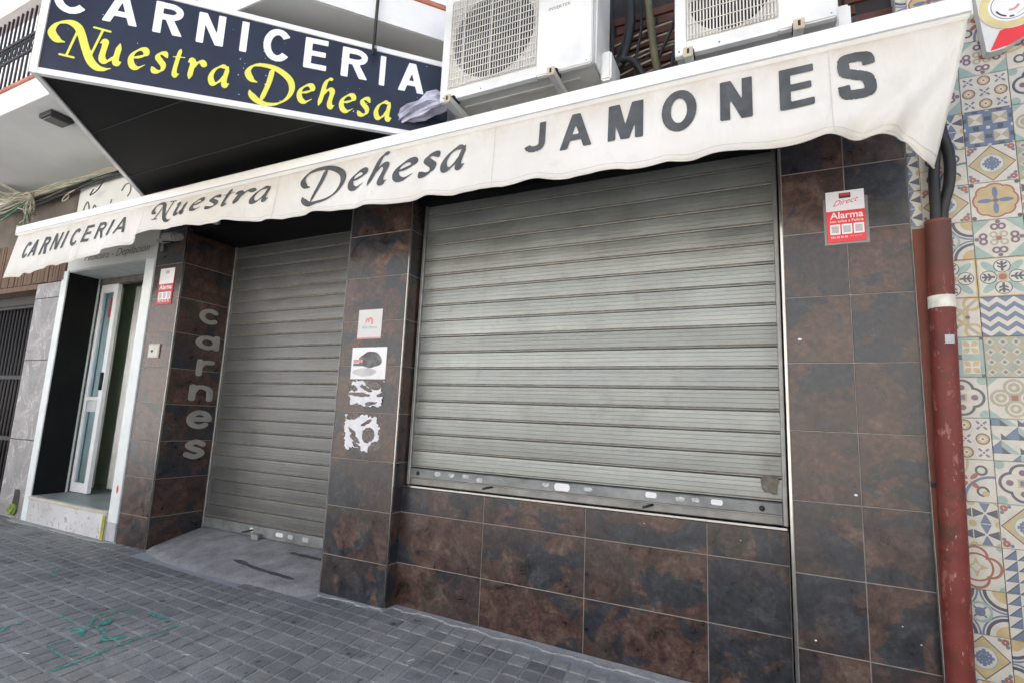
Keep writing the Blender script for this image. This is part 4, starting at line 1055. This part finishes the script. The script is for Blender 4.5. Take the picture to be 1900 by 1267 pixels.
for k, (xa, xb, r_) in enumerate([(-1.16, -1.02, .012), (-.99, -.95, .009), (-.80, -.90, .010), (-.75, -.78, .012), (-1.08, -1.12, .009)]):
    tube('cable', [(xa, -.05, 3.9), (xa+.03, -.09, 3.5), ((xa+xb)/2-.02, -.11, 3.2), (xb, -.08, 2.88)], r_, CABB, bk, 6, 6)
cable([(-.70, -.2, 3.12), (-.77, -.24, 3.03), (-.84, -.25, 2.95), (-.92, -.22, 2.88)], .007, CABW, 'curved white cable dropping behind the awning left of the smaller air conditioner')
for k, (xa, xb) in enumerate([(-.01, .10), (.0, .14)]):
    c = [(xa, -.12, 3.1), ((xa+xb)/2-.02, -.14, 2.93), (xb, -.12, 3.0), (xb+.005, -.1, 3.15), ((xa+xb)/2, -.12, 3.05+.03*k), (xa+.01, -.12, 2.9)]
    cable(c, .005, CABW, ['inner', 'outer'][k]+' looped beige cable right of the smaller air conditioner')
# crumpled plastic
def crumple(name, loc, size, mat, seed, parent=None, n=3):
    bm = bmesh.new(); bmesh.ops.create_icosphere(bm, subdivisions=n, radius=1)
    rg2 = random.Random(seed); fr = [(Vector((rg2.uniform(-1, 1), rg2.uniform(-1, 1), rg2.uniform(-1, 1)))*rg2.uniform(2, 6), rg2.uniform(0, 6)) for _ in range(10)]
    for v in bm.verts:
        q = sum(abs(math.sin(v.co.dot(f)+p)) for f, p in fr)/10-.6
        v.co = v.co*(1+q*.9); v.co = Vector((v.co.x*size[0], v.co.y*size[1], v.co.z*size[2]))+Vector(loc)
    return bmake(name, bm, mat, parent)
BV_, BF_ = [], []; ax = [(-2.475, -.34, 3.055, .012), (-2.455, -.35, 3.066, .030), (-2.40, -.36, 3.085, .046), (-2.33, -.37, 3.098, .052), (-2.26, -.36, 3.112, .058), (-2.19, -.36, 3.130, .060), (-2.13, -.35, 3.142, .055), (-2.10, -.34, 3.146, .02)]
nb_ = 40
for i_, (bx0, by0, bz0, br0) in enumerate(ax):
    for k in range(nb_):
        g = 2*math.pi*k/nb_; pl2 = 1+.22*math.sin(7*g+i_*.7)+.13*math.sin(11*g-i_*1.1)+.10*math.sin(4*g+i_*1.9)
        BV_.append((bx0+.012*math.sin(5*g+i_), by0+math.cos(g)*br0*pl2*1.1, bz0+math.sin(g)*br0*pl2*.85))
for i_ in range(len(ax)-1):
    for k in range(nb_): BF_.append((i_*nb_+k, i_*nb_+(k+1) % nb_, (i_+1)*nb_+(k+1) % nb_, (i_+1)*nb_+k))
BF_ += [tuple(range(nb_-1, -1, -1)), tuple((len(ax)-1)*nb_+k for k in range(nb_))]
o = mesh('plastic_bag', BV_, BF_, BAG); tag(o, 'crumpled bluish plastic bag wedged between the sign and the air conditioner', 'plastic bag')
tag(crumple('paper_rag', (-.93, -.16, 3.0), (.05, .03, .09), STW, 9), 'crumpled white rag hanging between the two air conditioners', 'rag')

# ================================================================= neighbour on the right: patterned tiles
def pmat(name, fn):
    m = MT(name); tc = m.n('ShaderNodeTexCoord'); sp = m.n('ShaderNodeSeparateXYZ'); m.l(tc.outputs['Object'], sp.inputs[0])
    X.T = m.t; u = X(sp.outputs[0])*(2/.168); v = X(sp.outputs[2])*(2/.168)
    base_, layers = fn(u, v); k = base_
    for msk, c in layers: k = m.mix(msk.v, k, c)
    oi = m.coords(True); nz = m.noise(oi, 30, 4, .6); k = m.mix(1.0, k, m.ramp(nz, [(.25, .82), (.75, 1.08)]), 'MULTIPLY')
    k = m.mix(.07, k, (.44, .42, .37)); m.col(k); return m.set(.28, 0, .5)
CR, NV, BL, TE, RE, YE, TA, BR, PU, GR = (.52, .49, .42), (.05, .055, .08), (.10, .14, .22), (.25, .34, .30), (.28, .09, .06), (.44, .33, .16), (.34, .30, .21), (.13, .075, .06), (.14, .08, .11), (.27, .29, .23)
def p_diamond(u, v):
    a, b = abs(u), abs(v); s = a+b; r = hyp(u, v); mx, mn = xmax(a, b), xmin(a, b)
    c1 = hyp(a-.82, b-.82); c2 = hyp(a-.62, b-.9); c3 = hyp(a-.9, b-.62)
    return CR, [(band(c1-.09, .06), RE), (c2 < .08, BL), (c3 < .08, BL), (s < .98, NV), (s < .92, YE), (r < .52, TE), (r < .46, CR), ((mn < .07)*(mx < .38), BL), (band(mx-.24, .05)*(mn < .2), BL), (band(a-b, .07)*(r < .3), BL)]
def p_quatre(u, v):
    a, b = abs(u), abs(v); d = xmin(hyp(xmax(a, b)-.42, xmin(a, b))-.46, xmax(a, b)-.62); d = xmin(d, hyp(a-.4, b-.4)-.34)
    pe = xmin((a-.42)*(a-.42)*8.0+b*b*60.0, (b-.42)*(b-.42)*8.0+a*a*60.0)
    return CR, [(hyp(a-.9, b-.9) < .1, NV), (d < .06, RE), (d < -.02, YE), (pe < .75, BL), (hyp(u, v) < .12, PU)]
def p_scroll(u, v):
    a, b = abs(u), abs(v); mx, mn = xmax(a, b), xmin(a, b)
    return TE, [(a+b < 1.25, CR), (band(hyp(mx-.62, mn-.14)-.13, .05), PU), (hyp(mx-.88, mn) < .1, PU), (band(hyp(a-.2, b-.2)-.13, .045), TA), (hyp(u, v) < .12, RE)]
def p_leaf(u, v):
    a, b = abs(u), abs(v); mx, mn = xmax(a, b), xmin(a, b); s, d = (a+b)*.7071, abs(a-b)*.7071
    return YE, [((mx < .94), CR), (((s-.72)*(s-.72)*5.0+d*d*30.0) < .85, TE), (hyp(mx-.56, mn) < .34, NV), (hyp(mx-.56, mn) < .30, CR), ((mn < .05)*(mx > .3)*(mx < .82), NV), (band(mx-.62-mn*.6, .05)*(mn < .2), NV), (band(mx-.46-mn*.6, .05)*(mn < .18), NV), (hyp(u, v) < .25, YE), (hyp(u, v) < .16, RE)]
def p_chev(u, v):
    f = fract(u*1.5+10.0); tri = abs(f-.5)*2.0; g = fract(v*2.0+tri*.55+10.0); par = fract(u*1.5*.5+10.0)
    return CR, [(g < .5, BL)]
def p_grid(u, v):
    a, b = fract(u*2.0+10.0)-.5, fract(v*2.0+10.0)-.5; ck = abs((fract(u+10.25) > .5)-(fract(v+10.25) > .5)); r = hyp(a, b); di = abs(a)+abs(b)
    return TA, [(ck > .5, GR), (di < .36, CR), (di < .28, TE), (r < .12, RE)]
def p_clover(u, v):
    a, b = abs(u), abs(v); mx, mn = xmax(a, b), xmin(a, b); q = hyp(mx-.52, mn)
    return CR, [((a+b) > 1.55, TE), (band(q-.36, .06), TA), (band(q-.16, .07), TA), (mx < .13, RE)]
def p_pin(u, v):
    a, b = fract(u*1.5+10.0), fract(v*1.5+10.0); i = abs((fract(u*.75+10.0) > .5)-(fract(v*.75+10.0) > .5))
    return CR, [((a > b)*(i > .5), BL), ((a+b < 1.0)*(i < .5), TE), ((a+b < .5), NV)]
def p_rings(u, v):
    a, b = abs(u), abs(v); r = hyp(u, v); q = hyp(a-1.0, b-1.0)
    return CR, [(q < .5, YE), (band(q-.78, .07), NV), (band(q-.95, .04), BL), (band(r-.42, .06), TE), (r < .2, BL), (band(a-b, .06)*(r < .34), BL)]
def p_lattice(u, v):
    a, b = abs(abs(u)-.5), abs(abs(v)-.5); mx, mn = xmax(a, b), xmin(a, b)
    return BL, [((mx < .30), CR), ((mx < .30)*(a > b), TA), ((mx > .36)*(mn < .12), NV), ((mx > .42)*(mn > .42), CR)]
def p_circ(u, v):
    a, b = fract(u*1.5+.5+10.0)-.5, fract(v*1.5+.5+10.0)-.5; r = hyp(a, b); par = abs((fract(u*.75+10.25) > .5)-(fract(v*.75+10.25) > .5))
    return CR, [((r < .42)*(par > .5), BR), ((r < .33)*(par > .5), YE), ((abs(a)+abs(b) < .24)*(par > .5), CR), ((band(abs(a)-abs(b), .1))*(r > .16)*(r < .42)*(par < .5), BL), ((r < .08), RE)]
def p_dquat(u, v):
    a, b = abs(u), abs(v); d = xmin(hyp(xmax(a, b)-.4, xmin(a, b))-.42, hyp(u, v)-.4); mx, mn = xmax(a, b), xmin(a, b)
    return CR, [(hyp(a-.85, b-.85) < .22, TE), (d < .10, NV), (d < -.02, CR), (hyp(mx-.5, mn) < .14, PU), (mx < .2, YE), (mx < .12, BL)]
def p_tri(u, v):
    a, b = fract(u*2.0+10.0), fract(v*2.0+10.0); return CR, [(a > b, BL), ((a > b)*(a-b < .12), NV)]
def p_redring(u, v):
    a, b = abs(u), abs(v); q = hyp(xmax(a, b)-.5, xmin(a, b)); s = a*b
    return CR, [(hyp(a-1.0, b-1.0) < .22, TE), (band(q-.44, .055), RE), (band(hyp(u, v)-.62, .045), RE), ((a+b*3.0 < .5), YE), ((a*3.0+b < .5), YE), (a+b < .2, CR)]
def p_star(u, v):
    a, b = abs(abs(u)-.5), abs(abs(v)-.5); mx, mn = xmax(a, b), xmin(a, b); ck = (u*v) > 0.0
    return CR, [((mn < mx*.45)*(mx < .48), BL), ((mn < mx*.45)*(mx < .48)*(a > b), NV), (hyp(a-.5, b-.5) < .16, YE), (mx < .06, CR)]
def p_cross(u, v):
    a, b = abs(abs(u)-.5), abs(abs(v)-.5); mx = xmax(a, b)
    return TE, [((mx < .33), CR), ((mx < .30)*(band(a-b, .16)), YE), ((mx < .3)*(xmin(a, b) < .04), CR), ((abs(u) > .86)*(abs(v) > .86), NV), ((abs(u) < .13)*(abs(v) < .13), NV)]
def p_yell(u, v):
    a, b = abs(u), abs(v); r = hyp(u, v); q = hyp(a-.7, b-.7)
    return CR, [(band(a-b, .10), TA), (band(q-.32, .07), YE), (band(r-.42, .09), YE), (band(a-.5, .06)*(b < .5), TA), (hyp(a, b-.5) < .1, BR), (hyp(a-.5, b) < .1, BR)]
def p_vine(u, v):
    a, b = abs(u), abs(v)
    s, d = (a+b)*.7071, abs(a-b)*.7071
    return CR, [(band(hyp(u-.9, v+.9)-1.1, .06), BL), (band(hyp(u+.9, v-.9)-.9, .05), YE), (band(hyp(a-.5, b-.5)-.2, .05), NV), (((s-.3)*(s-.3)*9.0+d*d*40.0) < .4, RE), (hyp(u-.6, v+.6) < .14, YE)]
PF = dict(diamond=p_diamond, quatrefoil=p_quatre, scroll=p_scroll, leaf=p_leaf, chevron=p_chev, flower_grid=p_grid, clover=p_clover, pinwheel=p_pin, rings=p_rings, lattice=p_lattice, circles=p_circ, dark_quatrefoil=p_dquat, triangles=p_tri, red_rings=p_redring, star=p_star, cross_frame=p_cross, yellow_lattice=p_yell, vine=p_vine)
PM = {k: pmat('tile_'+k, f) for k, f in PF.items()}
nb = thing('tiled_wall', (1.2, .05, 0), 'wall covered in colourful mixed pattern tiles right of the shop', 'wall')
box('wall_core', .2485, 9, .0035, 7, -.2, 13.5, plain('tile_grout', (.50, .47, .42), .9, 0, .1, 10), nb)  # core behind the tiles; unseen upper height added to shade the road
PITCH = .1705; zj = 1.295
colA = {8: 'vine', 7: 'vine', 6: 'star', 5: 'yellow_lattice', 4: 'leaf', 3: 'rings', 2: 'dark_quatrefoil', 1: 'triangles'}
colB = ['circles', 'lattice', 'diamond', 'quatrefoil', 'scroll', 'leaf', 'chevron', 'flower_grid', 'clover', 'pinwheel', 'dark_quatrefoil', 'diamond', 'triangles', 'triangles', 'rings', 'cross_frame', 'clover', 'flower_grid']
colC = ['dark_quatrefoil', 'clover', 'flower_grid', 'star', 'cross_frame', 'vine', 'scroll', 'lattice', 'red_rings', 'vine', 'circles', 'leaf', 'cross_frame', 'pinwheel', 'quatrefoil', 'star', 'chevron', 'rings']
colA = ['scroll', 'star', 'vine', 'diamond', 'rings', 'leaf', 'yellow_lattice', 'cross_frame', 'dark_quatrefoil', 'circles', 'vine', 'star', 'red_rings', 'rings', 'diamond', 'star', 'vine', 'triangles']
colZ = ['circles', 'lattice', 'star', 'star', 'scroll', 'star', 'triangles', 'leaf', 'vine', 'clover', 'rings', 'triangles', 'leaf', 'clover', 'pinwheel', 'circles', 'rings', 'star']
TMC = {}
def tilemesh(w_, h_):
    key = (round(w_, 3), round(h_, 3))
    if key not in TMC:
        bm = bmesh.new(); bbox(bm, -w_/2, w_/2, -.004, .004, -h_/2, h_/2, .0012)
        bmesh.ops.recalc_face_normals(bm, faces=bm.faces)
        me = bpy.data.meshes.new('tile'); bm.to_mesh(me); bm.free(); TMC[key] = me
    return TMC[key]
TMM = {}
def ptile(pat, xc, zc, xa, xb):
    """tile cut to [xa,xb]; the print keeps its own centre"""
    w_ = xb-xa-.002; off = (xa+xb)/2-xc
    k = (pat, round(w_, 3), round(off, 3))
    if k not in TMM:
        me = tilemesh(w_, PITCH-.002).copy(); me.transform(Matrix.Translation((off, 0, 0))); me.materials.clear(); me.materials.append(PM[pat]); TMM[k] = me
    o_ = fromobj('tile', TMM[k], (xc, random.uniform(-.0008, .0006), zc), nb); o_.rotation_euler = (random.uniform(-.006, .006), random.uniform(-.004, .004), random.uniform(-.008, .008))
ztop = zj+PITCH*9        # joint just above the circles tile
for r in range(19):
    zc = ztop-PITCH*(r+.5)+PITCH*1
    for ci, (x0, cl) in enumerate(((.464-2*PITCH, colZ), (.464-PITCH, colA), (.464, colB), (.464+PITCH, colC), (.464+2*PITCH, colA), (.464+3*PITCH, colB[5:]+colB[:5]), (.464+4*PITCH, colC[7:]+colC[:7]), (.464+5*PITCH, colA[4:]+colA[:4]))):
        if zc < 2.05 and ci == 0: continue
        xa = max(x0, .2495)
        if xa > x0+PITCH-.02: continue
        ptile(cl[(r-1) % 18] if r else ('scroll', 'vine', 'scroll', 'vine', 'rings', 'leaf', 'star', 'clover')[ci], x0+PITCH/2, zc, xa, x0+PITCH)
for r in range(1, 6):
    zc = ztop+PITCH*(r+.5)
    for ci in range(8):
        x0 = .464+PITCH*(ci-2); xa = max(x0, .2495)
        if xa < x0+PITCH-.02: ptile(['vine', 'scroll', 'rings', 'leaf', 'quatrefoil'][(ci*2+r) % 5], x0+PITCH/2, zc, xa, x0+PITCH)
# round emblem sign, partly in view
pl = thing('emblem_sign', (.62, -.06, 2.9), 'white wall sign with gold ring emblem and red ribbon at right', 'sign')
V = [(.520, 3.35), (.553, 2.905), (.566, 2.900), (.612, 2.905), (.80, 3.02), (.80, 3.35)]
def plate(name, pts, y, th, mat, parent):
    n = len(pts); return mesh(name, [(x, y, z) for x, z in pts]+[(x, y+th, z) for x, z in pts], [tuple(range(n)), tuple(range(2*n-1, n-1, -1))]+[(i, n+i, n+(i+1) % n, (i+1) % n) for i in range(n)], mat, parent)
plate('board', V, -.055, .045, plain('plate_white', (.60, .60, .59), .4, 0, .05, 5), pl)
plate('ribbon', [(.566, 2.905), (.604, 2.992), (.80, 3.045), (.80, 3.0), (.625, 2.915)], -.0575, .0022, STR, pl)
cx, cz = .648, 3.105
def ring(name, r0, r1, y, mat, a0=0, a1=360, parent=pl):
    n = 48; V = []
    for k in range(n+1):
        g = RAD(a0+(a1-a0)*k/n); V += [(cx+r0*math.cos(g), y, cz+r0*math.sin(g)), (cx+r1*math.cos(g), y, cz+r1*math.sin(g))]
    mesh(name, V, [(2*k, 2*k+1, 2*k+3, 2*k+2) for k in range(n)], mat, parent)
ring('emblem_disc', 0.001, .112, -.0584, STW); ring('gold_ring', .078, .11, -.0592, GOLD); ring('dark_ring', .066, .0685, -.0592, STDK)
ring('emblem_mark', .050, .057, -.0592, STDK, 200, 250); ring('emblem_mark', .052, .060, -.0592, STDK, 262, 278); ring('emblem_mark', .05, .053, -.0592, STG, 290, 330); ring('emblem_mark', .02, .03, -.0592, STPINK, 250, 350)

# red downpipe, board behind it and black cables
pp = thing('red_conduit_pipe', (.29, -.05, 0), 'scuffed red metal conduit pipe standing beside the patterned tiles', 'pipe')
P0, P1 = Vector((.277, -.052, -.1)), Vector((.3325, -.052, 2.147)); R_ = .0465
V, F = tubevf([P0, P1], R_, 28, False); V2, F2 = tubevf([P1, P0], R_-.004, 28, False)
n = 28; o = len(V); V = V+V2; F = F+[tuple(i+o for i in f) for f in F2]
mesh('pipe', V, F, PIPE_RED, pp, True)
V, F = tubevf([P1+Vector((0, 0, -.012)), P1], R_+.0005, 28, False); mesh('rim', V, F, RUSTBRD, pp, True)
def pp_at(z): return P0+(P1-P0)*((z-P0.z)/(P1.z-P0.z))
def band_(name, z0, z1, mat, a0, a1, ex=.0012):
    c0, c1 = pp_at(z0), pp_at(z1); V = []; k = 14
    for i in range(k+1):
        g = RAD(a0+(a1-a0)*i/k)
        for c in (c0, c1): V.append((c.x+(R_+ex)*math.cos(g), c.y+(R_+ex)*math.sin(g), c.z))
    return mesh(name, V, [(2*i, 2*i+1, 2*i+3, 2*i+2) for i in range(k)], mat, pp, True)
band_('tape_label', 1.755, 1.808, plain('old_tape', (.62, .60, .52), .5, 0, .2, 14), 175, 365)
band_('sticker_patch', 1.598, 1.635, STG, 262, 305, .0015)
box('strap', .25, .262, -.03, .003, 1.0, 1.02, IRON, pp)
struct_b = tag(box('red_board', .2495, .300, -.014, -.0045, -.1, 2.135, RUSTBRD, None, .002), 'narrow reddish brown board between dark tiles and red pipe', 'board')
cable([(.318, -.06, 2.0), (.325, -.065, 2.2), (.330, -.06, 2.35), (.345, -.055, 2.5), (.36, -.05, 2.75)], .021, CABB, 'left black cable rising out of the red pipe', 'black cables in the red pipe', 'cable', 10)
cable([(.345, -.05, 2.0), (.352, -.05, 2.18), (.385, -.05, 2.32), (.392, -.05, 2.45), (.372, -.05, 2.58), (.375, -.05, 2.8)], .022, CABB, 'right black cable bulging outward above the red pipe', 'black cables in the red pipe', 'cable', 10)

# ================================================================= neighbour on the left: salon doorway
sal = thing('salon_building', (-6.3, .2, 0), 'narrow white-framed salon doorway left of the shop', 'building')
box('wall_mass', -14, -5.51, .62, .8, 3.0, 9.4, WALLW, sal); box('upper_wall', -14, -5.51, .10, .62, 3.572, 9.4, WALLW, sal)
box('rear_mass', -14, -5.51, 4, 7, -.1, 9.4, WALLW, sal); box('roof_mass', -14, -5.51, .8, 4, 3.4, 9.4, WALLW, sal)
box('sign_panel', -7.10, -5.515, .0, .3, 2.575, 3.57, plain('panel_grey_white', (.60, .60, .57), .6, 0, .05, 2), sal)
fr = [('door_frame', -5.655, -5.515, .16, 2.5745), ('door_frame', -7.15, -7.035, .0, 2.5745)]
for n_, a, b, c, d in fr: box(n_, a, b, -.012, .30, c, d, plain('frame_white', (.68, .72, .71), .55, 0, .06, 6), sal, .004)
box('frame_skirt', -5.655, -5.515, -.011, .30, -.1, .1595, plain('skirt_grey', (.45, .46, .48), .8, 0, .1, 8), sal)
scrap('red_splash', -5.57, .45, .018, .045, -.0135, STR, sal, 77, .7)
# lettering above the door
put_text('lettering', 'Pedicura - Depilación', -6.78, 2.655, -.003, 1.14, INKG, sal, .35, -.006, .075)
for pts in ([(-6.98, 3.21), (-6.94, 3.30), (-6.90, 3.33), (-6.86, 3.26), (-6.84, 3.20)], [(-6.80, 3.18), (-6.76, 3.27), (-6.72, 3.24), (-6.70, 3.18)], [(-6.28, 3.36), (-6.22, 3.42), (-6.14, 3.41), (-6.12, 3.33), (-6.16, 3.28)], [(-6.45, 3.25), (-6.44, 3.29)]):
    V, F = tubevf(smooth_path([(x, -.004, z) for x, z in pts], 5), .006, 5); mesh('script_stroke', V, F, INKG, sal)
# step
st = box('step', -7.033, -5.66, -.02, .32, -.1, .222, STEPW, sal, .006)
box('step_slab', -7.033, -5.657, -.028, .36, .2225, .25, plain('slab_edge', (.50, .46, .38), .7, 0, .1, 8), sal, .004); box('threshold', -7.03, -5.66, .0, 1.6, .2505, .254, FLOORIN, sal)
box('step_corner', -5.70, -5.657, -.032, -.0205, -.05, .215, OCHRE, sal, .003)
# interior, dark side panel, ceiling of the recess
box('side_panel', -7.034, -7.028, .0, .275, .254, 2.56, DOORBLK, sal); box('recess_ceiling', -7.03, -5.66, .0, .32, 2.555, 2.572, plain('ceiling_grey', (.42, .43, .44), .8), sal)
box('transom', -7.03, -5.66, .29, .35, 2.49, 2.5545, plain('old_transom', (.12, .11, .10), .8, 0, .3, 12), sal)
box('inner_wall', -7.8, -5.3, .80, .85, .0, 3, GREEN, sal); box('inner_wall', -5.66, -5.62, .3, 2.4, .0, 3, GREEN, sal); box('inner_wall', -9, -8.95, .36, 2.4, 0, 3, GREEN, sal)
box('inner_floor', -9, -5.6, .3, 2.4, .2, .249, FLOORIN, sal); box('inner_ceiling', -9, -5.6, .36, 2.4, 2.7, 2.75, WALLW, sal)
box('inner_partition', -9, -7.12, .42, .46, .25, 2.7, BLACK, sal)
# aluminium door leaf, half open
dl = thing('salon_door', (-6.88, .32, .255), 'white aluminium glazed door standing half open in the salon doorway', 'door')
x0, x1, y0, y1 = -7.025, -6.70, .31, .352
for a, b in ((x0, x0+.045), (x1-.07, x1)): box('stile', a, b, y0, y1, .262, 2.52, ALU, dl, .004)
box('rail', x0+.045, x1-.07, y0+.002, y1-.002, .262, .36, ALU, dl, .003); box('rail', x0+.045, x1-.07, y0+.002, y1-.002, 2.40, 2.52, ALU, dl, .003)
box('glass', x0+.045, x1-.07, y0+.018, y0+.024, .36, 2.40, GLASS, dl); box('mid_bar', x0+.045, x1-.07, y0+.004, y1-.004, 1.22, 1.26, ALU, dl, .002)
box('letter_plate', x0+.07, x1-.09, y0+.006, y0+.0175, 1.10, 1.215, plain('letter_plate', (.60, .62, .63), .4), dl, .003); box('red_sticker', x1-.145, x1-.088, y0+.0165, y0+.0178, 2.12, 2.34, plain('dull_red', (.35, .03, .04), .5), dl)
box('handle', x1-.03, x1-.012, y0-.03, y0, 1.33, 1.52, BLACK, dl, .004)
# curtain strips
def curtain(name, x0, x1, y, z0, z1, label, mat=CURTAIN, amp=.007, fq=110):
    V = []; n = 40
    for i in range(n+1):
        x = x0+(x1-x0)*i/n
        for z in (z0, (z0+z1)/2, z1): V.append((x, y+amp*math.sin(x*fq), z))
    o = mesh(name, V, [(3*i+j, 3*i+j+1, 3*i+j+4, 3*i+j+3) for i in range(n) for j in (0, 1)], mat, None, True)
    md = o.modifiers.new('t', 'SOLIDIFY'); md.thickness = .002
    return tag(o, label, 'curtain')
curtain('curtain', -7.022, -6.72, .372, .32, 2.46, 'pale sheer curtain behind the glass of the salon door')
curtain('curtain', -6.70, -6.50, .50, .30, 2.5, 'white hanging curtain inside the open salon doorway')
ch = thing('dark_furniture', (-6.05, .58, .25), 'dark piece of furniture in shade inside the salon doorway', 'furniture')
box('seat', -6.25, -5.85, .42, .74, .68, .74, BLACK, ch, .02); box('backrest', -6.25, -5.85, .70, .74, .741, 1.15, BLACK, ch, .02)
for a in (-6.22, -5.88):
    for b in (.46, .70): box('leg', a-.02, a+.02, b-.02, b+.02, .25, .68, IRON, ch)
# weathered little fixture at the top of the left pillar
lm = thing('wall_fixture', (-5.25, -.05, 2.6), 'small weathered grey fixture under the awning on the left tiled pillar', 'fixture')
box('arm', -5.42, -5.20, -.075, -.015, 2.69, 2.72, plain('old_white', (.48, .46, .42), .7, 0, .2, 14), lm, .004); box('arm_plate', -5.44, -5.40, -.02, -.001, 2.62, 2.76, STEEL, lm, .003)
bm = bmesh.new(); bbox(bm, -5.22, -5.04, -.16, -.05, 2.66, 2.73, .012, 2); h_ = bmake('head', bm, plain('old_grey', (.40, .39, .37), .6, 0, .2, 14), lm); h_.rotation_euler = (RAD(24), RAD(8), 0)
o = box('lens', -5.20, -5.06, -.15, -.075, 2.646, 2.656, BLACK, lm, .003); o.rotation_euler = (RAD(24), RAD(8), 0)

# stone pier, timber fascia and iron gate at the far left
pier = thing('stone_pier', (-7.4, .1, 0), 'grey veined stone pier between salon door and dark gate', 'pillar')
for k, (a, b) in enumerate(((-.1, .78), (.785, 1.62), (1.625, 2.30), (2.305, 2.475))): box('stone', -7.68, -7.155, .0, .5, a, b, MARBLE, pier, .004)
wall_n = thing('neighbour_house', (-9, .3, 0), 'old house front with brown timber fascia above a dark iron gate', 'building')
box('stone_lintel', -12, -7.104, .02, .62, 3.0, 3.57, plain('brown_stone', (.125, .105, .088), .9, 0, .3, 3, .4, False), wall_n)  # stone colour darkened for the shadows behind the cables
rg = random.Random(5); xx = -9.3
while xx < -7.11:
    w_ = rg.uniform(.02, .036); x2 = min(xx+w_, -7.104)
    box('timber_slat', xx, x2-.002, -.004-rg.uniform(0, .010), .1, 2.482+rg.uniform(-.004, .004), 2.998, REED, wall_n); xx += w_
box('fascia_board', -12, -7.106, .101, .3, 2.4805, 2.999, REED, wall_n); box('gate_backing', -12, -7.9, .6, .62, -.1, 2.48, BLACK, wall_n); box('soffit_board', -12, -7.69, .0, .62, 2.42, 2.4795, REED, wall_n)  # wide black sheet closes the recess behind the gate
GATEM = plain('gate_paint', (.012, .010, .011), .6, 0, .3, 8)
gt = thing('iron_gate', (-8.6, .22, 0), 'dark iron bar gate closed at the far left edge', 'gate')
for x in np.arange(-10.4, -7.7, .085): tube('gate_bar', [(x, .2, .06), (x, .2, 2.3)], .012, GATEM, gt, 6)
for z in (.08, .75, 1.45, 2.3): box('gate_rail', -10.5, -7.69, .18, .22, z-.025, z+.025, GATEM, gt, .003)
box('gate_plate', -8.06, -7.72, .17, .179, 1.48, 1.54, STEEL, gt); box('gate_sheet', -10.5, -7.69, .24, .25, .04, 2.4, plain('gate_dark', (.012, .010, .010), .6, 0, .3, 6), gt)
box('gate_head', -10.5, -7.69, .16, .25, 2.31, 2.42, GATEM, gt, .004)
struct(box('doorstep', -12, -7.69, .02, .6, -.1, .05, CEMENT))
# rag, and a flat dark patch painted as the shade inside a broken niche
ni = tag(crumple('green_rag', (-7.32, -.02, .09), (.05, .035, .055), MOSS, 3), 'green rag stuffed at the foot of the grey stone pier', 'rag')
o = scrap('niche', -7.33, .17, .075, .12, -.0008, plain('niche_shade', (.06, .05, .045), .9, 0, .3, 12), pier, 5, .35)

# cable tangle under the balcony
rg = random.Random(8)
tg = thing('cable_tangle', (-7.75, -.15, 3.45), 'pale tangled knot of loose cables hanging under the balcony at left', 'cables')
def strand(pts, r, mat, parent): return tube('cable', pts, r, mat, parent, 5, 5)
def jig(p, a): return (p[0]+rg.uniform(-a, a), p[1]+rg.uniform(-a*.5, a*.5), p[2]+rg.uniform(-a, a))
for k in range(24):
    if k % 3: left = [(-9.2, -.2, 3.9), (-8.75, -.2, 3.76), (-8.4, -.18, 3.62), (-8.05, -.17, 3.52)]
    else: left = [(-9.1, -.25, 3.56), (-8.7, -.22, 3.48), (-8.35, -.2, 3.44), (-8.0, -.18, 3.45)]
    sag = rg.uniform(-.14, .04)
    pts = [(p[0], p[1], p[2]+sag*q) for p, q in zip([jig(p, .05) for p in left], (.2, .8, 1, .5))]+[jig((-7.74, -.17, 3.46), .05)]
    if k % 2: pts += [jig((-7.35, -.14, 3.50), .05), jig((-6.9, -.11, 3.53), .03), jig((-6.3, -.09, 3.56), .02), (-5.5, -.08, 3.58+rg.uniform(-.02, .02))]
    else: pts += [jig((-7.66, -.2, 3.34), .06), jig((-7.70, -.2, 3.24), .07), jig((-7.75, -.18, 3.18), .14)]
    strand(pts, rg.uniform(.0045, .0085), CABG if k % 11 == 3 else CABW, tg)
dk = thing('wall_cable_run', (-7.3, -.04, 3.5), 'dark dusty cables clipped along the wall under the balcony slab', 'cables')
for k in range(9):
    z = 3.55+rg.uniform(-.05, .05)
    strand([jig((-9, -.03, z-.1), .05), jig((-8, -.05, z-.06), .04), jig((-7.2, -.05, z-.02), .03), jig((-6.5, -.05, z), .03), (-5.5, -.05, z)], .011, CABB if k % 3 else CABW, dk)
cable([(-6.55, -.05, 3.5), (-6.62, -.06, 3.40), (-6.75, -.06, 3.36), (-6.70, -.06, 3.42)], .006, CABB, 'thin dark wire loop hanging over the white salon panel')
cable([(-7.0, -.05, 3.50), (-7.2, -.08, 3.42), (-7.25, -.08, 3.36), (-7.15, -.08, 3.38), (-7.2, -.06, 3.46)], .008, CABW, 'beige cable loop at the left end of the salon panel')
cable([(-9.2, -.1, 3.25), (-8.6, -.12, 3.28), (-8.2, -.13, 3.36), (-7.9, -.14, 3.42)], .01, CABG, 'green cable curving up from the left edge to the knot')

# ================================================================= across the street (behind the camera): the sunlit side
op = thing('house_row', (-2, -15, 0), 'sunlit cream house row across the street', 'building')
box('wall', -40, 36, -16, -15, -.2, 7.5, OPPW, op)
for k in range(-9, 9):
    for z in (1.0, 4.3): box('window', k*3.4, k*3.4+1.2, -14.99, -14.93, z, z+1.7, ASPH, op)
struct(box('far_pavement', -40, 36, -15, -12.6, -.3, 0, CEMENT))
